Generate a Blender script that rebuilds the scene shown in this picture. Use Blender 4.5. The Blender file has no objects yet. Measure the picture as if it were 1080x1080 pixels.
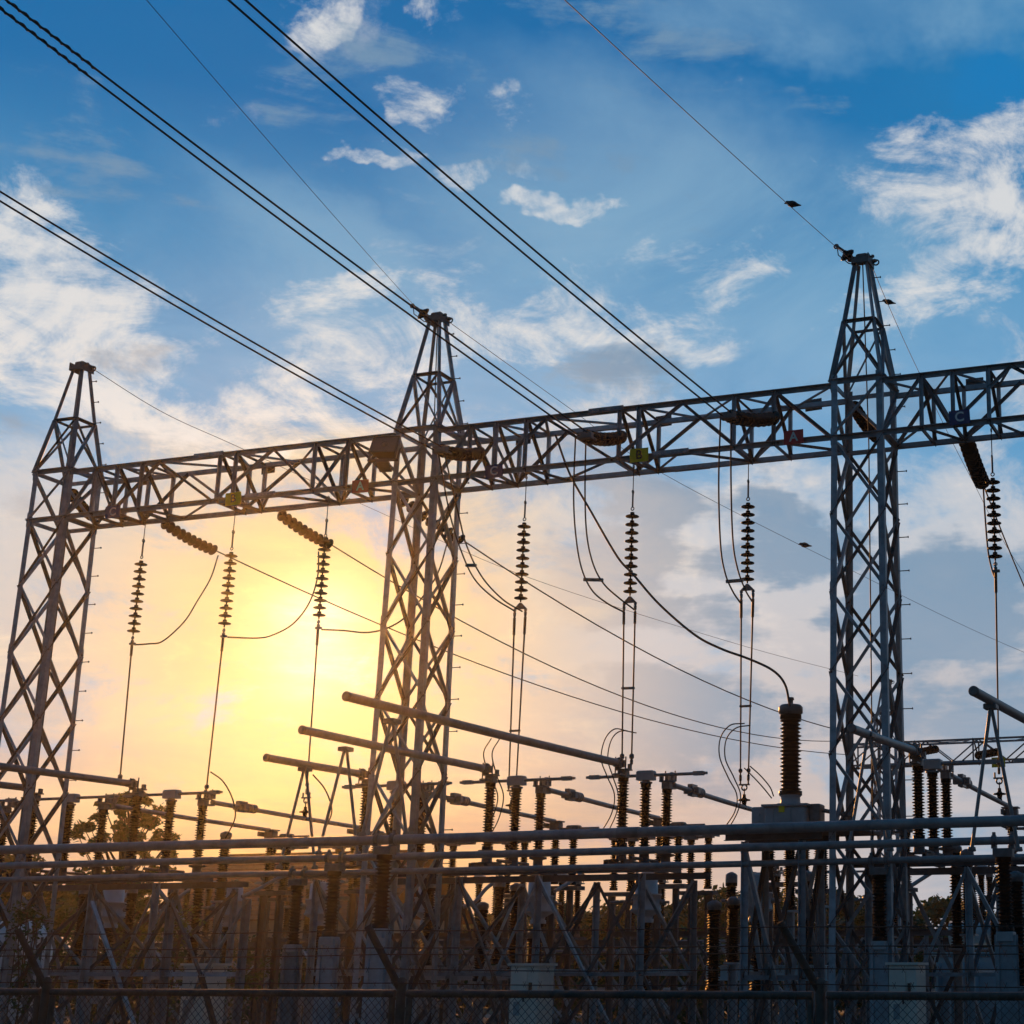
import bpy, bmesh, math, random
from math import sin, cos, radians, pi, atan2, asin, sqrt
from mathutils import Vector, Matrix, Euler
V = Vector
random.seed(7)
sc = bpy.context.scene
C = sc.collection

# ---------------------------------------------------------------- camera
F, PX, HY = 1740.0, 850.0, 1025.0
TH = math.atan((HY - 540) / F)
YAW = radians(18.4)
EYE = 2.0
cd = bpy.data.cameras.new('camera'); cam = bpy.data.objects.new('camera', cd); C.objects.link(cam)
cd.sensor_width = 36; cd.lens = F / 1080 * 36; cd.shift_x = -(PX - 540) / 1080
cam.location = (0, 0, EYE); cam.rotation_euler = (pi / 2 + TH, 0, YAW)
cd.clip_start = .1; cd.clip_end = 6000
sc.camera = cam

def ray(px, py):
    x = (px - PX) / F; y = -(py - 540) / F
    fx, fy = -sin(YAW), cos(YAW)
    return V((x * cos(YAW) + (cos(TH) - y * sin(TH)) * fx, x * sin(YAW) + (cos(TH) - y * sin(TH)) * fy, sin(TH) + y * cos(TH)))
def P(px, py, Y):
    d = ray(px, py); t = Y / d.y
    return V((d.x * t, Y, EYE + d.z * t))

def Q(p):
    r_ = p[0] * cos(YAW) + p[1] * sin(YAW); h_ = -p[0] * sin(YAW) + p[1] * cos(YAW); z_ = p[2] - EYE
    zc = h_ * cos(TH) + z_ * sin(TH); u_ = -h_ * sin(TH) + z_ * cos(TH)
    return PX + F * r_ / zc, 540 - F * u_ / zc
def on_line(pts, px):                     # the point of a wire that is seen at this column
    best = None
    for a, b in zip(pts, pts[1:]):
        for k in range(12):
            c = a.lerp(b, k / 12)
            if c.y * cos(YAW) - c.x * sin(YAW) < 3: continue
            d = abs(Q(c)[0] - px)
            if best is None or d < best[0]: best = (d, c)
    return best[1]

# ---------------------------------------------------------------- sun, sky, exposure
sc.view_settings.view_transform = 'Standard'; sc.view_settings.look = 'None'
sc.view_settings.exposure = 0; sc.view_settings.gamma = 1
SUND = ray(334, 680).normalized()
SEL = asin(SUND.z); SAZ = atan2(SUND.x, SUND.y)
ld = bpy.data.lights.new('sun', 'SUN'); ld.energy = 3.0; ld.angle = radians(.5); ld.color = (1, .40, .08)
sun = bpy.data.objects.new('sun', ld); C.objects.link(sun)
sun.rotation_euler = SUND.to_track_quat('Z', 'Y').to_euler(); sun.location = (-40, 60, 40)

wd = bpy.data.worlds.new('World'); sc.world = wd; wd.use_nodes = True
T = wd.node_tree; T.nodes.clear()
def nn(t, **k):
    n = T.nodes.new(t)
    for a, b in k.items(): setattr(n, a, b)
    return n
def put(sock, v):
    if isinstance(v, bpy.types.NodeSocket): T.links.new(v, sock)
    else: sock.default_value = v
def M(op, a, b=0.0, c=0.0, clamp=False):
    n = nn('ShaderNodeMath', operation=op, use_clamp=clamp)
    put(n.inputs[0], a); put(n.inputs[1], b)
    if op in ('MULTIPLY_ADD', 'SMOOTH_MIN'): put(n.inputs[2], c)
    return n.outputs[0]
def SS(x, a, b, lo=0.0, hi=1.0):
    n = nn('ShaderNodeMapRange', interpolation_type='SMOOTHSTEP')
    put(n.inputs[0], x); n.inputs[1].default_value = a; n.inputs[2].default_value = b
    n.inputs[3].default_value = lo; n.inputs[4].default_value = hi
    return n.outputs[0]
def MX(f, a, b, mode='MIX'):
    n = nn('ShaderNodeMix', data_type='RGBA', blend_type=mode)
    put(n.inputs[0], f)
    for s, v in ((n.inputs[6], a), (n.inputs[7], b)):
        put(s, v if isinstance(v, bpy.types.NodeSocket) else (*v, 1))
    return n.outputs[2]
def NO(vec, scale, detail=6, rough=.55, dist=0.0, dims='3D'):
    n = nn('ShaderNodeTexNoise'); put(n.inputs['Vector'], vec)
    n.inputs['Scale'].default_value = scale; n.inputs['Detail'].default_value = detail
    n.inputs['Roughness'].default_value = rough; n.inputs['Distortion'].default_value = dist
    return n
def RAMP(f, stops):
    n = nn('ShaderNodeValToRGB'); put(n.inputs[0], f)
    e = n.color_ramp.elements
    e[0].position, e[0].color = stops[0][0], (*stops[0][1], 1)
    e[1].position, e[1].color = stops[-1][0], (*stops[-1][1], 1)
    for p, c in stops[1:-1]:
        x = e.new(p); x.color = (*c, 1)
    return n.outputs[0]
tc = nn('ShaderNodeTexCoord').outputs['Generated']
sx = nn('ShaderNodeSeparateXYZ'); put(sx.inputs[0], tc)
X, Y, Z = sx.outputs
el = M('ARCSINE', Z)                       # radians above the horizon
az = M('ARCTAN2', X, Y)
# cloud-deck coordinates (a flat layer seen in perspective)
zz = M('ADD', M('MAXIMUM', Z, 0.0), .22)
cv = nn('ShaderNodeCombineXYZ'); put(cv.inputs[0], M('DIVIDE', X, zz)); put(cv.inputs[1], M('DIVIDE', Y, zz)); cv.inputs[2].default_value = 3.7
deck = cv.outputs[0]
# angular coordinates
av = nn('ShaderNodeCombineXYZ'); put(av.inputs[0], az); put(av.inputs[1], M('MULTIPLY', el, 1.5)); av.inputs[2].default_value = .3
ang = av.outputs[0]
n_warp = NO(ang, 7, 5, .6)
sw = nn('ShaderNodeSeparateColor'); put(sw.inputs[0], n_warp.outputs['Color'])
waz = M('ADD', az, M('MULTIPLY', M('SUBTRACT', sw.outputs[0], .5), .17))
wel = M('ADD', el, M('MULTIPLY', M('SUBTRACT', sw.outputs[1], .5), .11))
n_big = NO(deck, 1.1, 7, .55, .4).outputs[0]
n_mid = NO(deck, 3.2, 8, .62, .6).outputs[0]
n_fin = NO(deck, 9.0, 9, .68, .9).outputs[0]
n_ang = NO(ang, 13, 9, .66, .5).outputs[0]
sv = nn('ShaderNodeCombineXYZ'); put(sv.inputs[0], az); put(sv.inputs[1], M('MULTIPLY', el, 6)); sv.inputs[2].default_value = 1.3
n_low = NO(ang, 8, 7, .6, .3).outputs[0]
n_st = NO(sv.outputs[0], 6, 8, .62, .3).outputs[0]
dt = nn('ShaderNodeVectorMath', operation='DOT_PRODUCT'); put(dt.inputs[0], tc); dt.inputs[1].default_value = SUND
sa = M('ARCCOSINE', M('MINIMUM', dt.outputs['Value'], .99999))      # angle from the sun

def blob(px, py, rx, ry, rot=0.0):
    d = ray(px, py).normalized()
    a0, e0 = atan2(d.x, d.y), asin(d.z)
    da = M('SUBTRACT', waz, a0); de = M('SUBTRACT', wel, e0)
    c, s = cos(rot), sin(rot)
    u = M('ADD', M('MULTIPLY', da, c * 1900 / rx), M('MULTIPLY', de, s * 1900 / rx))
    v = M('ADD', M('MULTIPLY', da, -s * 1900 / ry), M('MULTIPLY', de, c * 1900 / ry))
    r2 = M('ADD', M('MULTIPLY', u, u), M('MULTIPLY', v, v))
    return SS(r2, 2.2, 0.0)
def blobs(lst):
    o = None
    for b in lst:
        w = b[5] if len(b) > 5 else 1.0
        x = blob(*b[:5])
        if w != 1.0: x = M('MULTIPLY', x, w)
        o = x if o is None else M('MAXIMUM', o, x)
    return o
eln = M('DIVIDE', el, radians(60))
clear = RAMP(eln, [(0, (.30, .42, .56)), (.08, (.27, .42, .58)), (.20, (.17, .37, .59)), (.30, (.075, .28, .53)),
                   (.39, (.002, .20, .45)), (.47, (.0, .150, .40)), (.75, (.001, .11, .32)), (1, (.001, .07, .24))])
clear = MX(SS(waz, -.46, .04, 0, .34), clear, (.06, .36, .64))
clear = MX(M('MULTIPLY', blobs([(1075, 95, 80, 36, 0)]), .85), clear, (.005, .19, .48))
# thin veils of high cloud
veil = M('MULTIPLY', SS(M('ADD', M('MULTIPLY', n_big, .6), M('MULTIPLY', n_mid, .4)), .30, .60), SS(el, .50, .30))
col = MX(M('MULTIPLY', veil, .80), clear, (.25, .45, .66))
veil2 = M('MULTIPLY', blobs([(930, 5, 270, 55, 0), (720, 240, 300, 130, -.2, .8), (330, 260, 150, 60, -.4, .5)]), SS(n_mid, .3, .7, .25, 1))
col = MX(M('MULTIPLY', veil2, .72), col, (.30, .50, .65))
# broken sheet of cloud low down: pale tops, cream near the sun
tex = M('ADD', M('MULTIPLY', M('SUBTRACT', n_mid, .5), 1.5), M('ADD', M('MULTIPLY', M('SUBTRACT', n_ang, .5), 1.5), M('MULTIPLY', M('SUBTRACT', n_fin, .5), .5)))
sheet_c = MX(SS(sa, .02, .21), (.74, .50, .20), MX(SS(el, .08, .30), (.60, .50, .47), (.58, .60, .64)))
cover = M('ADD', tex, SS(el, .44, .20, -.40, .45))
sheet = SS(cover, -.10, .42)
col = MX(M('MULTIPLY', sheet, .86), col, sheet_c)
bright = SS(M('ADD', tex, M('MULTIPLY', M('SUBTRACT', n_low, .5), 1.2)), .10, .62)
col = MX(M('MULTIPLY', M('MULTIPLY', bright, SS(el, .44, .28)), .75), col, MX(SS(sa, .03, .27), (.98, .72, .34), (.82, .74, .69)))
# white wisps and banks of cloud
w1 = blobs([(492, 45, 46, 40, -.5, .74), (548, 128, 60, 32, -.5, .78), (525, 172, 74, 15, .1, .85), (455, 110, 40, 18, 0, .75), (340, 18, 42, 36, -.2, .62), (415, 118, 24, 10, .2, .7),
            (580, 212, 50, 13, .1), (392, 150, 44, 10, 0), (990, 200, 150, 66, .15), (1010, 290, 160, 42, .32), (700, 300, 150, 58, .15),
            (700, 350, 150, 50, .0, .95), (625, 335, 80, 40, 0), (40, 310, 170, 80, -.3), (335, 302, 75, 24, 0, .95), (420, 375, 240, 80, .1, .9), (130, 410, 200, 70, 0, .85)])
wt_ = M('ADD', M('MULTIPLY', M('SUBTRACT', n_ang, .5), 2.2), M('ADD', M('MULTIPLY', M('SUBTRACT', n_fin, .5), 1.6), M('MULTIPLY', M('SUBTRACT', n_mid, .5), .8)))
wm = SS(M('ADD', M('MULTIPLY', w1, M('ADD', .66, SS(el, .42, .30, 0, .26))), wt_), .34, 1.05)
wc = MX(SS(el, .42, .22), (.70, .71, .72), (.80, .75, .72))
col = MX(M('MULTIPLY', M('MULTIPLY', wm, SS(w1, 0, .25)), .95), col, wc)
# blue grey undersides and gaps
g1 = blobs([(1010, 650, 130, 60, .1), (760, 745, 160, 46, 0), (690, 640, 100, 38, -.1), (640, 590, 80, 50, 0), (860, 580, 90, 34, 0, .9), (150, 500, 130, 50, 0, .8),
            (40, 490, 90, 50, 0, .8), (550, 640, 90, 34, 0, .8), (690, 400, 150, 40, 0, .7), (850, 750, 180, 36, 0, 1), (560, 790, 240, 70, 0, .85), (200, 400, 90, 34, 0, .7), (470, 620, 80, 34, 0, .7), (1010, 770, 120, 60, 0, .9)])
gm = SS(M('ADD', M('MULTIPLY', g1, .80), M('ADD', M('MULTIPLY', M('SUBTRACT', n_low, .5), 3.2), M('MULTIPLY', M('SUBTRACT', n_st, .5), 1.8))), .24, .80)
gc = MX(SS(sa, .06, .28), (.55, .43, .36), (.16, .29, .44))
col = MX(M('MULTIPLY', gm, M('MULTIPLY', SS(sa, .04, .26), .88)), col, gc)
# warm belt near the horizon towards the sun, pale blue away from it
warm = M('MULTIPLY', SS(el, .15, .04), SS(sa, .40, .08))
streak = SS(n_st, .36, .64)
col = MX(M('MULTIPLY', warm, .85), col, MX(streak, (.50, .20, .10), (.98, .46, .10)))
col = MX(M('MULTIPLY', M('MULTIPLY', SS(el, .24, .06), SS(sa, .22, .50)), .85), col, MX(SS(n_st, .40, .62), (.24, .36, .50), (.50, .50, .55)))
# the glow of the low sun behind thin cloud
g_w = M('EXPONENT', M('MULTIPLY', sa, -12.0)); g_n = M('EXPONENT', M('MULTIPLY', M('MULTIPLY', sa, sa), -1300.0))
thick = M('MULTIPLY', SS(tex, -.5, .5, .5, 1.3), SS(n_st, .36, .62, .62, 1.2))
col = MX(M('MULTIPLY', g_w, thick), col, (.34, .19, .0), 'ADD')
col = MX(M('MULTIPLY', g_n, thick), col, (.55, .75, .60), 'ADD')
# away from the sun the sky falls to a dim dusk blue
back = SS(sa, .60, 1.5)
col = MX(back, col, MX(SS(el, 0, .6), (.038, .085, .135), (.018, .075, .15)))
col = MX(SS(Z, 0, -.06), col, (.012, .013, .015))
sky = nn('ShaderNodeTexSky', sky_type='NISHITA', sun_disc=False)
sky.sun_elevation = SEL; sky.sun_rotation = SAZ; sky.dust_density = 2
scaled = MX(1.0, col, (10, 10, 10), 'MULTIPLY')
final = MX(.02, scaled, sky.outputs[0])
bg = nn('ShaderNodeBackground'); put(bg.inputs[0], final); bg.inputs[1].default_value = .1
ow = nn('ShaderNodeOutputWorld'); T.links.new(bg.outputs[0], ow.inputs[0])

# ---------------------------------------------------------------- materials
def mat(name, col, rough=.6, metal=0.0, var=.25, scale=6.0, bump=0.0, col2=None, spec=.5, detail=5, trans=0, tone=.08, rust=0.0):
    m = bpy.data.materials.new(name); m.use_nodes = True; t = m.node_tree
    b = t.nodes['Principled BSDF']
    tcn = t.nodes.new('ShaderNodeTexCoord'); no = t.nodes.new('ShaderNodeTexNoise')
    no.inputs['Scale'].default_value = scale; no.inputs['Detail'].default_value = detail; no.inputs['Roughness'].default_value = .65
    t.links.new(tcn.outputs['Object'], no.inputs['Vector'])
    r = t.nodes.new('ShaderNodeValToRGB'); e = r.color_ramp.elements
    e[0].position = .3; e[1].position = .72
    c2 = col2 or tuple(min(1, c * (1 + var)) for c in col)
    e[0].color = (*[c * (1 - var) for c in col], 1); e[1].color = (*c2, 1)
    oi = t.nodes.new('ShaderNodeObjectInfo'); mm = t.nodes.new('ShaderNodeMapRange'); mm.inputs[3].default_value = 1 - tone; mm.inputs[4].default_value = 1 + tone
    t.links.new(oi.outputs['Random'], mm.inputs[0])
    no2 = t.nodes.new('ShaderNodeTexNoise'); no2.inputs['Scale'].default_value = 1.3; no2.inputs['Detail'].default_value = 6; t.links.new(tcn.outputs['Object'], no2.inputs['Vector'])
    m2 = t.nodes.new('ShaderNodeMapRange'); m2.inputs[1].default_value = .55; m2.inputs[2].default_value = .75; m2.inputs[4].default_value = rust
    t.links.new(no2.outputs[0], m2.inputs[0])
    mxr = t.nodes.new('ShaderNodeMix'); mxr.data_type = 'RGBA'; t.links.new(m2.outputs[0], mxr.inputs[0]); mxr.inputs[7].default_value = (.12, .07, .045, 1)
    sc_ = t.nodes.new('ShaderNodeVectorMath'); sc_.operation = 'SCALE'
    t.links.new(no.outputs[0], r.inputs[0]); t.links.new(r.outputs[0], mxr.inputs[6]); t.links.new(mxr.outputs[2], sc_.inputs[0]); t.links.new(mm.outputs[0], sc_.inputs['Scale'])
    t.links.new(sc_.outputs[0], b.inputs['Base Color'])
    mr = t.nodes.new('ShaderNodeMapRange'); mr.inputs[3].default_value = rough * .8; mr.inputs[4].default_value = min(1, rough * 1.2)
    t.links.new(no.outputs[0], mr.inputs[0]); t.links.new(mr.outputs[0], b.inputs['Roughness'])
    b.inputs['Metallic'].default_value = metal; b.inputs['Specular IOR Level'].default_value = spec
    if bump:
        bp = t.nodes.new('ShaderNodeBump'); bp.inputs['Strength'].default_value = bump; bp.inputs['Distance'].default_value = .01
        t.links.new(no.outputs[0], bp.inputs['Height']); t.links.new(bp.outputs[0], b.inputs['Normal'])
    if trans:
        b.inputs['Transmission Weight'].default_value = trans
    return m
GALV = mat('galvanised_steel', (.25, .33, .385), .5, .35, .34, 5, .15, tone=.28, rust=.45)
GALVD = mat('weathered_shaded_steel', (.075, .09, .102), .6, .3, .35, 4, .2, tone=.35, rust=.6)  # dark weathered steel; on braces the tone also paints in their shade
ALU = mat('aluminium_tube', (.25, .26, .27), .5, .45, .32, 4, .1, tone=.15, rust=.3)
CAST = mat('cast_metal', (.16, .165, .17), .5, .5, .3, 12, .2)
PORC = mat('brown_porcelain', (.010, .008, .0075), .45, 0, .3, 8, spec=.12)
PORCG = mat('grey_porcelain', (.16, .17, .18), .3, 0, .2, 8)
CABLE = mat('stranded_cable', (.045, .042, .042), .6, .3, .2, 20)
RUST = mat('rusty_pipe', (.10, .07, .055), .8, .1, .4, 9, .3)
FENCE = mat('fence_steel', (.11, .10, .09), .7, .2, .35, 10, .2)
YEL = mat('yellow_paint', (.85, .66, .01), .5, 0, .12, 14)
RED = mat('red_paint', (.62, .03, .05), .5, 0, .12, 14)
NAVY = mat('navy_paint', (.02, .06, .20), .5, 0, .15, 14)
WHITE = mat('white_paint', (.75, .76, .76), .5, 0, .06, 14)
BLACK = mat('black_paint', (.015, .015, .017), .5, 0, .1, 14)
CABI = mat('cream_cabinet_paint', (.72, .70, .63), .5, 0, .12, 3)
BLUEP = mat('pale_blue_paint', (.30, .52, .62), .45, 0, .15, 1.5)
TANKP = mat('grey_tank_paint', (.34, .39, .42), .5, 0, .18, 5)
CONC = mat('concrete', (.27, .26, .24), .9, 0, .25, 5, .3)
GRAV = mat('gravel', (.16, .15, .13), .95, 0, .45, 30, .8)
GRASS = mat('grass_ground', (.045, .06, .022), .95, 0, .5, 1.2, .5)
LEAF = mat('leaf_green', (.035, .10, .02), .55, 0, .45, 1.5)
LEAFD = mat('dark_leaf', (.02, .08, .02), .6, 0, .45, .8)
LEAFY = mat('young_leaf', (.13, .16, .03), .5, 0, .4, 4)
BARK = mat('bark', (.09, .065, .045), .9, 0, .35, 9, .5)
TILE = mat('clay_roof_tile', (.19, .075, .05), .8, 0, .3, 7, .3)
WALL = mat('rendered_wall', (.42, .37, .31), .9, 0, .12, 2)
GLASSM = mat('window_glass', (.03, .035, .04), .08, 0, .1, 2)
LENS = mat('lamp_lens', (.10, .10, .10), .15, 0, .1, 20)
BIRD = mat('bird_feather', (.02, .02, .022), .7, 0, .3, 20)
HILL = mat('far_hill', (.05, .07, .05), 1, 0, .4, .02)
def leaf_translucent(m, k):
    t = m.node_tree; b = t.nodes['Principled BSDF']; out = t.nodes['Material Output']
    tr = t.nodes.new('ShaderNodeBsdfTranslucent'); mx = t.nodes.new('ShaderNodeMixShader'); mx.inputs[0].default_value = k
    src = b.inputs['Base Color'].links[0].from_socket
    t.links.new(src, tr.inputs[0]); t.links.new(b.outputs[0], mx.inputs[1]); t.links.new(tr.outputs[0], mx.inputs[2]); t.links.new(mx.outputs[0], out.inputs[0])
for m in (LEAF, LEAFD, LEAFY): leaf_translucent(m, .12)

# ---------------------------------------------------------------- mesh helpers
def frame(d, hint=None):
    d = d.normalized()
    h = V(hint) if hint is not None else (V((0, 0, 1)) if abs(d.z) < .9 else V((0, 1, 0)))
    s = d.cross(h)
    if s.length < 1e-4: s = d.cross(V((1, 0, 0)))
    s.normalize(); n = s.cross(d).normalized()
    return d, s, n                       # n is closest to the hint
class MB:
    def __init__(self): self.v = []; self.f = []; self.sm = []
    def add(self, vs, fs, smooth=False):
        k = len(self.v); self.v += [tuple(p) for p in vs]
        self.f += [tuple(i + k for i in f) for f in fs]; self.sm += [smooth] * len(fs)
        return self
    def prism(self, p, q, prof, hint=None):
        p = V(p); q = V(q); d, s, n = frame(q - p, hint); m = len(prof)
        vs = [p + s * a + n * b for a, b in prof] + [q + s * a + n * b for a, b in prof]
        fs = [(i, (i + 1) % m, m + (i + 1) % m, m + i) for i in range(m)] + [tuple(range(m))[::-1], tuple(range(m, 2 * m))]
        return self.add(vs, fs)
    def bar(self, p, q, w, t, hint=None):
        w /= 2; t /= 2
        return self.prism(p, q, [(-w, -t), (w, -t), (w, t), (-w, t)], hint)
    def angle(self, p, q, w, hint=None, t=None, sgn=1):
        t = t or max(.006, w * .12)
        pr = [(0, 0), (w * sgn, 0), (w * sgn, t), (t * sgn, t), (t * sgn, w), (0, w)]
        pr = [(a - w * sgn * .35, b - w * .35) for a, b in pr]
        return self.prism(p, q, pr if sgn > 0 else pr[::-1], hint)
    def chan(self, p, q, w, h, hint=None, t=.012):
        w /= 2
        pr = [(-w, 0), (w, 0), (w, h), (w - t, h), (w - t, t), (-w + t, t), (-w + t, h), (-w, h)]
        return self.prism(p, q, [(a, b - h / 2) for a, b in pr], hint)
    def box(self, a, b):
        x0, y0, z0 = a; x1, y1, z1 = b
        return self.add([(x0, y0, z0), (x1, y0, z0), (x1, y1, z0), (x0, y1, z0), (x0, y0, z1), (x1, y0, z1), (x1, y1, z1), (x0, y1, z1)],
                        [(3, 2, 1, 0), (4, 5, 6, 7), (0, 1, 5, 4), (1, 2, 6, 5), (2, 3, 7, 6), (3, 0, 4, 7)])
    def rbox(self, a, b, c=.02):          # box with chamfered vertical edges and top
        x0, y0, z0 = a; x1, y1, z1 = b
        o = [(x0 + c, y0), (x1 - c, y0), (x1, y0 + c), (x1, y1 - c), (x1 - c, y1), (x0 + c, y1), (x0, y1 - c), (x0, y0 + c)]
        i_ = [(x0 + c * 2, y0 + c), (x1 - c * 2, y0 + c), (x1 - c, y0 + 2 * c), (x1 - c, y1 - 2 * c), (x1 - 2 * c, y1 - c), (x0 + 2 * c, y1 - c), (x0 + c, y1 - 2 * c), (x0 + c, y0 + 2 * c)]
        vs = [(x, y, z0) for x, y in o] + [(x, y, z1 - c) for x, y in o] + [(x, y, z1) for x, y in i_]
        fs = [tuple(range(8))[::-1]]
        for k in (0, 8): fs += [(k + i, k + (i + 1) % 8, k + 8 + (i + 1) % 8, k + 8 + i) for i in range(8)]
        fs.append(tuple(range(16, 24)))
        return self.add(vs, fs)
    def tube(self, pts, r, n=8, smooth=True):
        pts = [V(p) for p in pts]; vs = []; m = len(pts)
        d0 = (pts[1] - pts[0]); _, s, nn_ = frame(d0)
        for i, p in enumerate(pts):
            d = (pts[min(i + 1, m - 1)] - pts[max(i - 1, 0)]).normalized()
            s = (s - d * s.dot(d)); s.normalize(); u = d.cross(s)
            rr = r[i] if isinstance(r, (list, tuple)) else r
            for k in range(n):
                a = 2 * pi * k / n; vs.append(p + (s * cos(a) + u * sin(a)) * rr)
        fs = [(i * n + k, i * n + (k + 1) % n, (i + 1) * n + (k + 1) % n, (i + 1) * n + k) for i in range(m - 1) for k in range(n)]
        self.add(vs, fs, smooth)
        self.add(vs[:n], [tuple(range(n))[::-1]]); self.add(vs[-n:], [tuple(range(n))])
        return self
    def lathe(self, p, q, prof, n=14):    # prof: list of (t along the axis in metres, radius)
        p = V(p); q = V(q); d, s, u = frame(q - p); vs = []
        for t, r in prof:
            for k in range(n):
                a = 2 * pi * k / n; vs.append(p + d * t + (s * cos(a) + u * sin(a)) * max(r, .0005))
        m = len(prof)
        fs = [(i * n + k, i * n + (k + 1) % n, (i + 1) * n + (k + 1) % n, (i + 1) * n + k) for i in range(m - 1) for k in range(n)]
        self.add(vs, fs, True); self.add(vs[:n], [tuple(range(n))[::-1]]); self.add(vs[-n:], [tuple(range(n))])
        return self
    def torus(self, c, axis, R, r, n=20, m=6):
        d, s, u = frame(V(axis)); c = V(c)
        vs = []
        for i in range(n):
            a = 2 * pi * i / n; e = s * cos(a) + u * sin(a)
            for k in range(m):
                b = 2 * pi * k / m; vs.append(c + e * (R + r * cos(b)) + d * r * sin(b))
        fs = [(i * m + k, i * m + (k + 1) % m, ((i + 1) % n) * m + (k + 1) % m, ((i + 1) % n) * m + k) for i in range(n) for k in range(m)]
        return self.add(vs, fs, True)
    def build(self, name, m, parent=None):
        me = bpy.data.meshes.new(name); me.from_pydata(self.v, [], self.f)
        me.polygons.foreach_set('use_smooth', self.sm)
        me.materials.append(m); me.update()
        bm = bmesh.new(); bm.from_mesh(me); bmesh.ops.recalc_face_normals(bm, faces=bm.faces); bm.to_mesh(me); bm.free()
        o = bpy.data.objects.new(name, me); C.objects.link(o)
        if parent is not None: o.parent = parent
        return o
def tag(o, label, cat, group=None, kind=None):
    if label: o['label'] = label
    if cat: o['category'] = cat
    if group: o['group'] = group
    if kind: o['kind'] = kind
    return o
def thing(name, label, cat, group=None, loc=(0, 0, 0)):
    o = bpy.data.objects.new(name, None); C.objects.link(o); o.location = loc; o.empty_display_size = .2
    return tag(o, label, cat, group)
def dup(o, label=None, loc=None, parent=None, keep=None):
    c = o.copy(); C.objects.link(c)
    if parent is not None: c.parent = parent
    for ch in list(o.children): dup(ch, parent=c)
    if label: c['label'] = label
    if loc is not None: c.location = loc
    return c
ORD = ['first', 'second', 'third', 'fourth', 'fifth', 'sixth', 'seventh', 'eighth', 'ninth', 'tenth', 'eleventh', 'twelfth', 'thirteenth', 'fourteenth', 'fifteenth', 'sixteenth']

# smooth curve through points
def curve(pts, n=8):
    pts = [V(p) for p in pts]
    q = [pts[0] * 2 - pts[1]] + pts + [pts[-1] * 2 - pts[-2]]; out = []
    for i in range(1, len(q) - 2):
        p0, p1, p2, p3 = q[i - 1:i + 3]
        for k in range(n):
            t = k / n
            out.append(.5 * ((2 * p1) + (p2 - p0) * t + (2 * p0 - 5 * p1 + 4 * p2 - p3) * t * t + (3 * p1 - p0 - 3 * p2 + p3) * t ** 3))
    out.append(pts[-1]); return out
def sagged(p, q, sag, n=24):
    p = V(p); q = V(q)
    return [p.lerp(q, i / n) - V((0, 0, 4 * sag * (i / n) * (1 - i / n))) for i in range(n + 1)]

# ================================================================ SETTING
g = MB()
N = 40
gx = [-900 + 1800 * i / N for i in range(N + 1)]; gy = [-300 + 1800 * j / N for j in range(N + 1)]
g.add([(x, y, 0) for y in gy for x in gx], [(j * (N + 1) + i, j * (N + 1) + i + 1, (j + 1) * (N + 1) + i + 1, (j + 1) * (N + 1) + i) for j in range(N) for i in range(N)])
tag(g.build('ground', GRASS), 'rough dark grassy ground under and beyond the substation', 'ground', kind='structure')
g = MB().box((-60, 12.6, .004), (30, 74, .03))
tag(g.build('gravel_yard', GRAV), 'grey gravel yard under the substation equipment', 'gravel', kind='structure')

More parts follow.
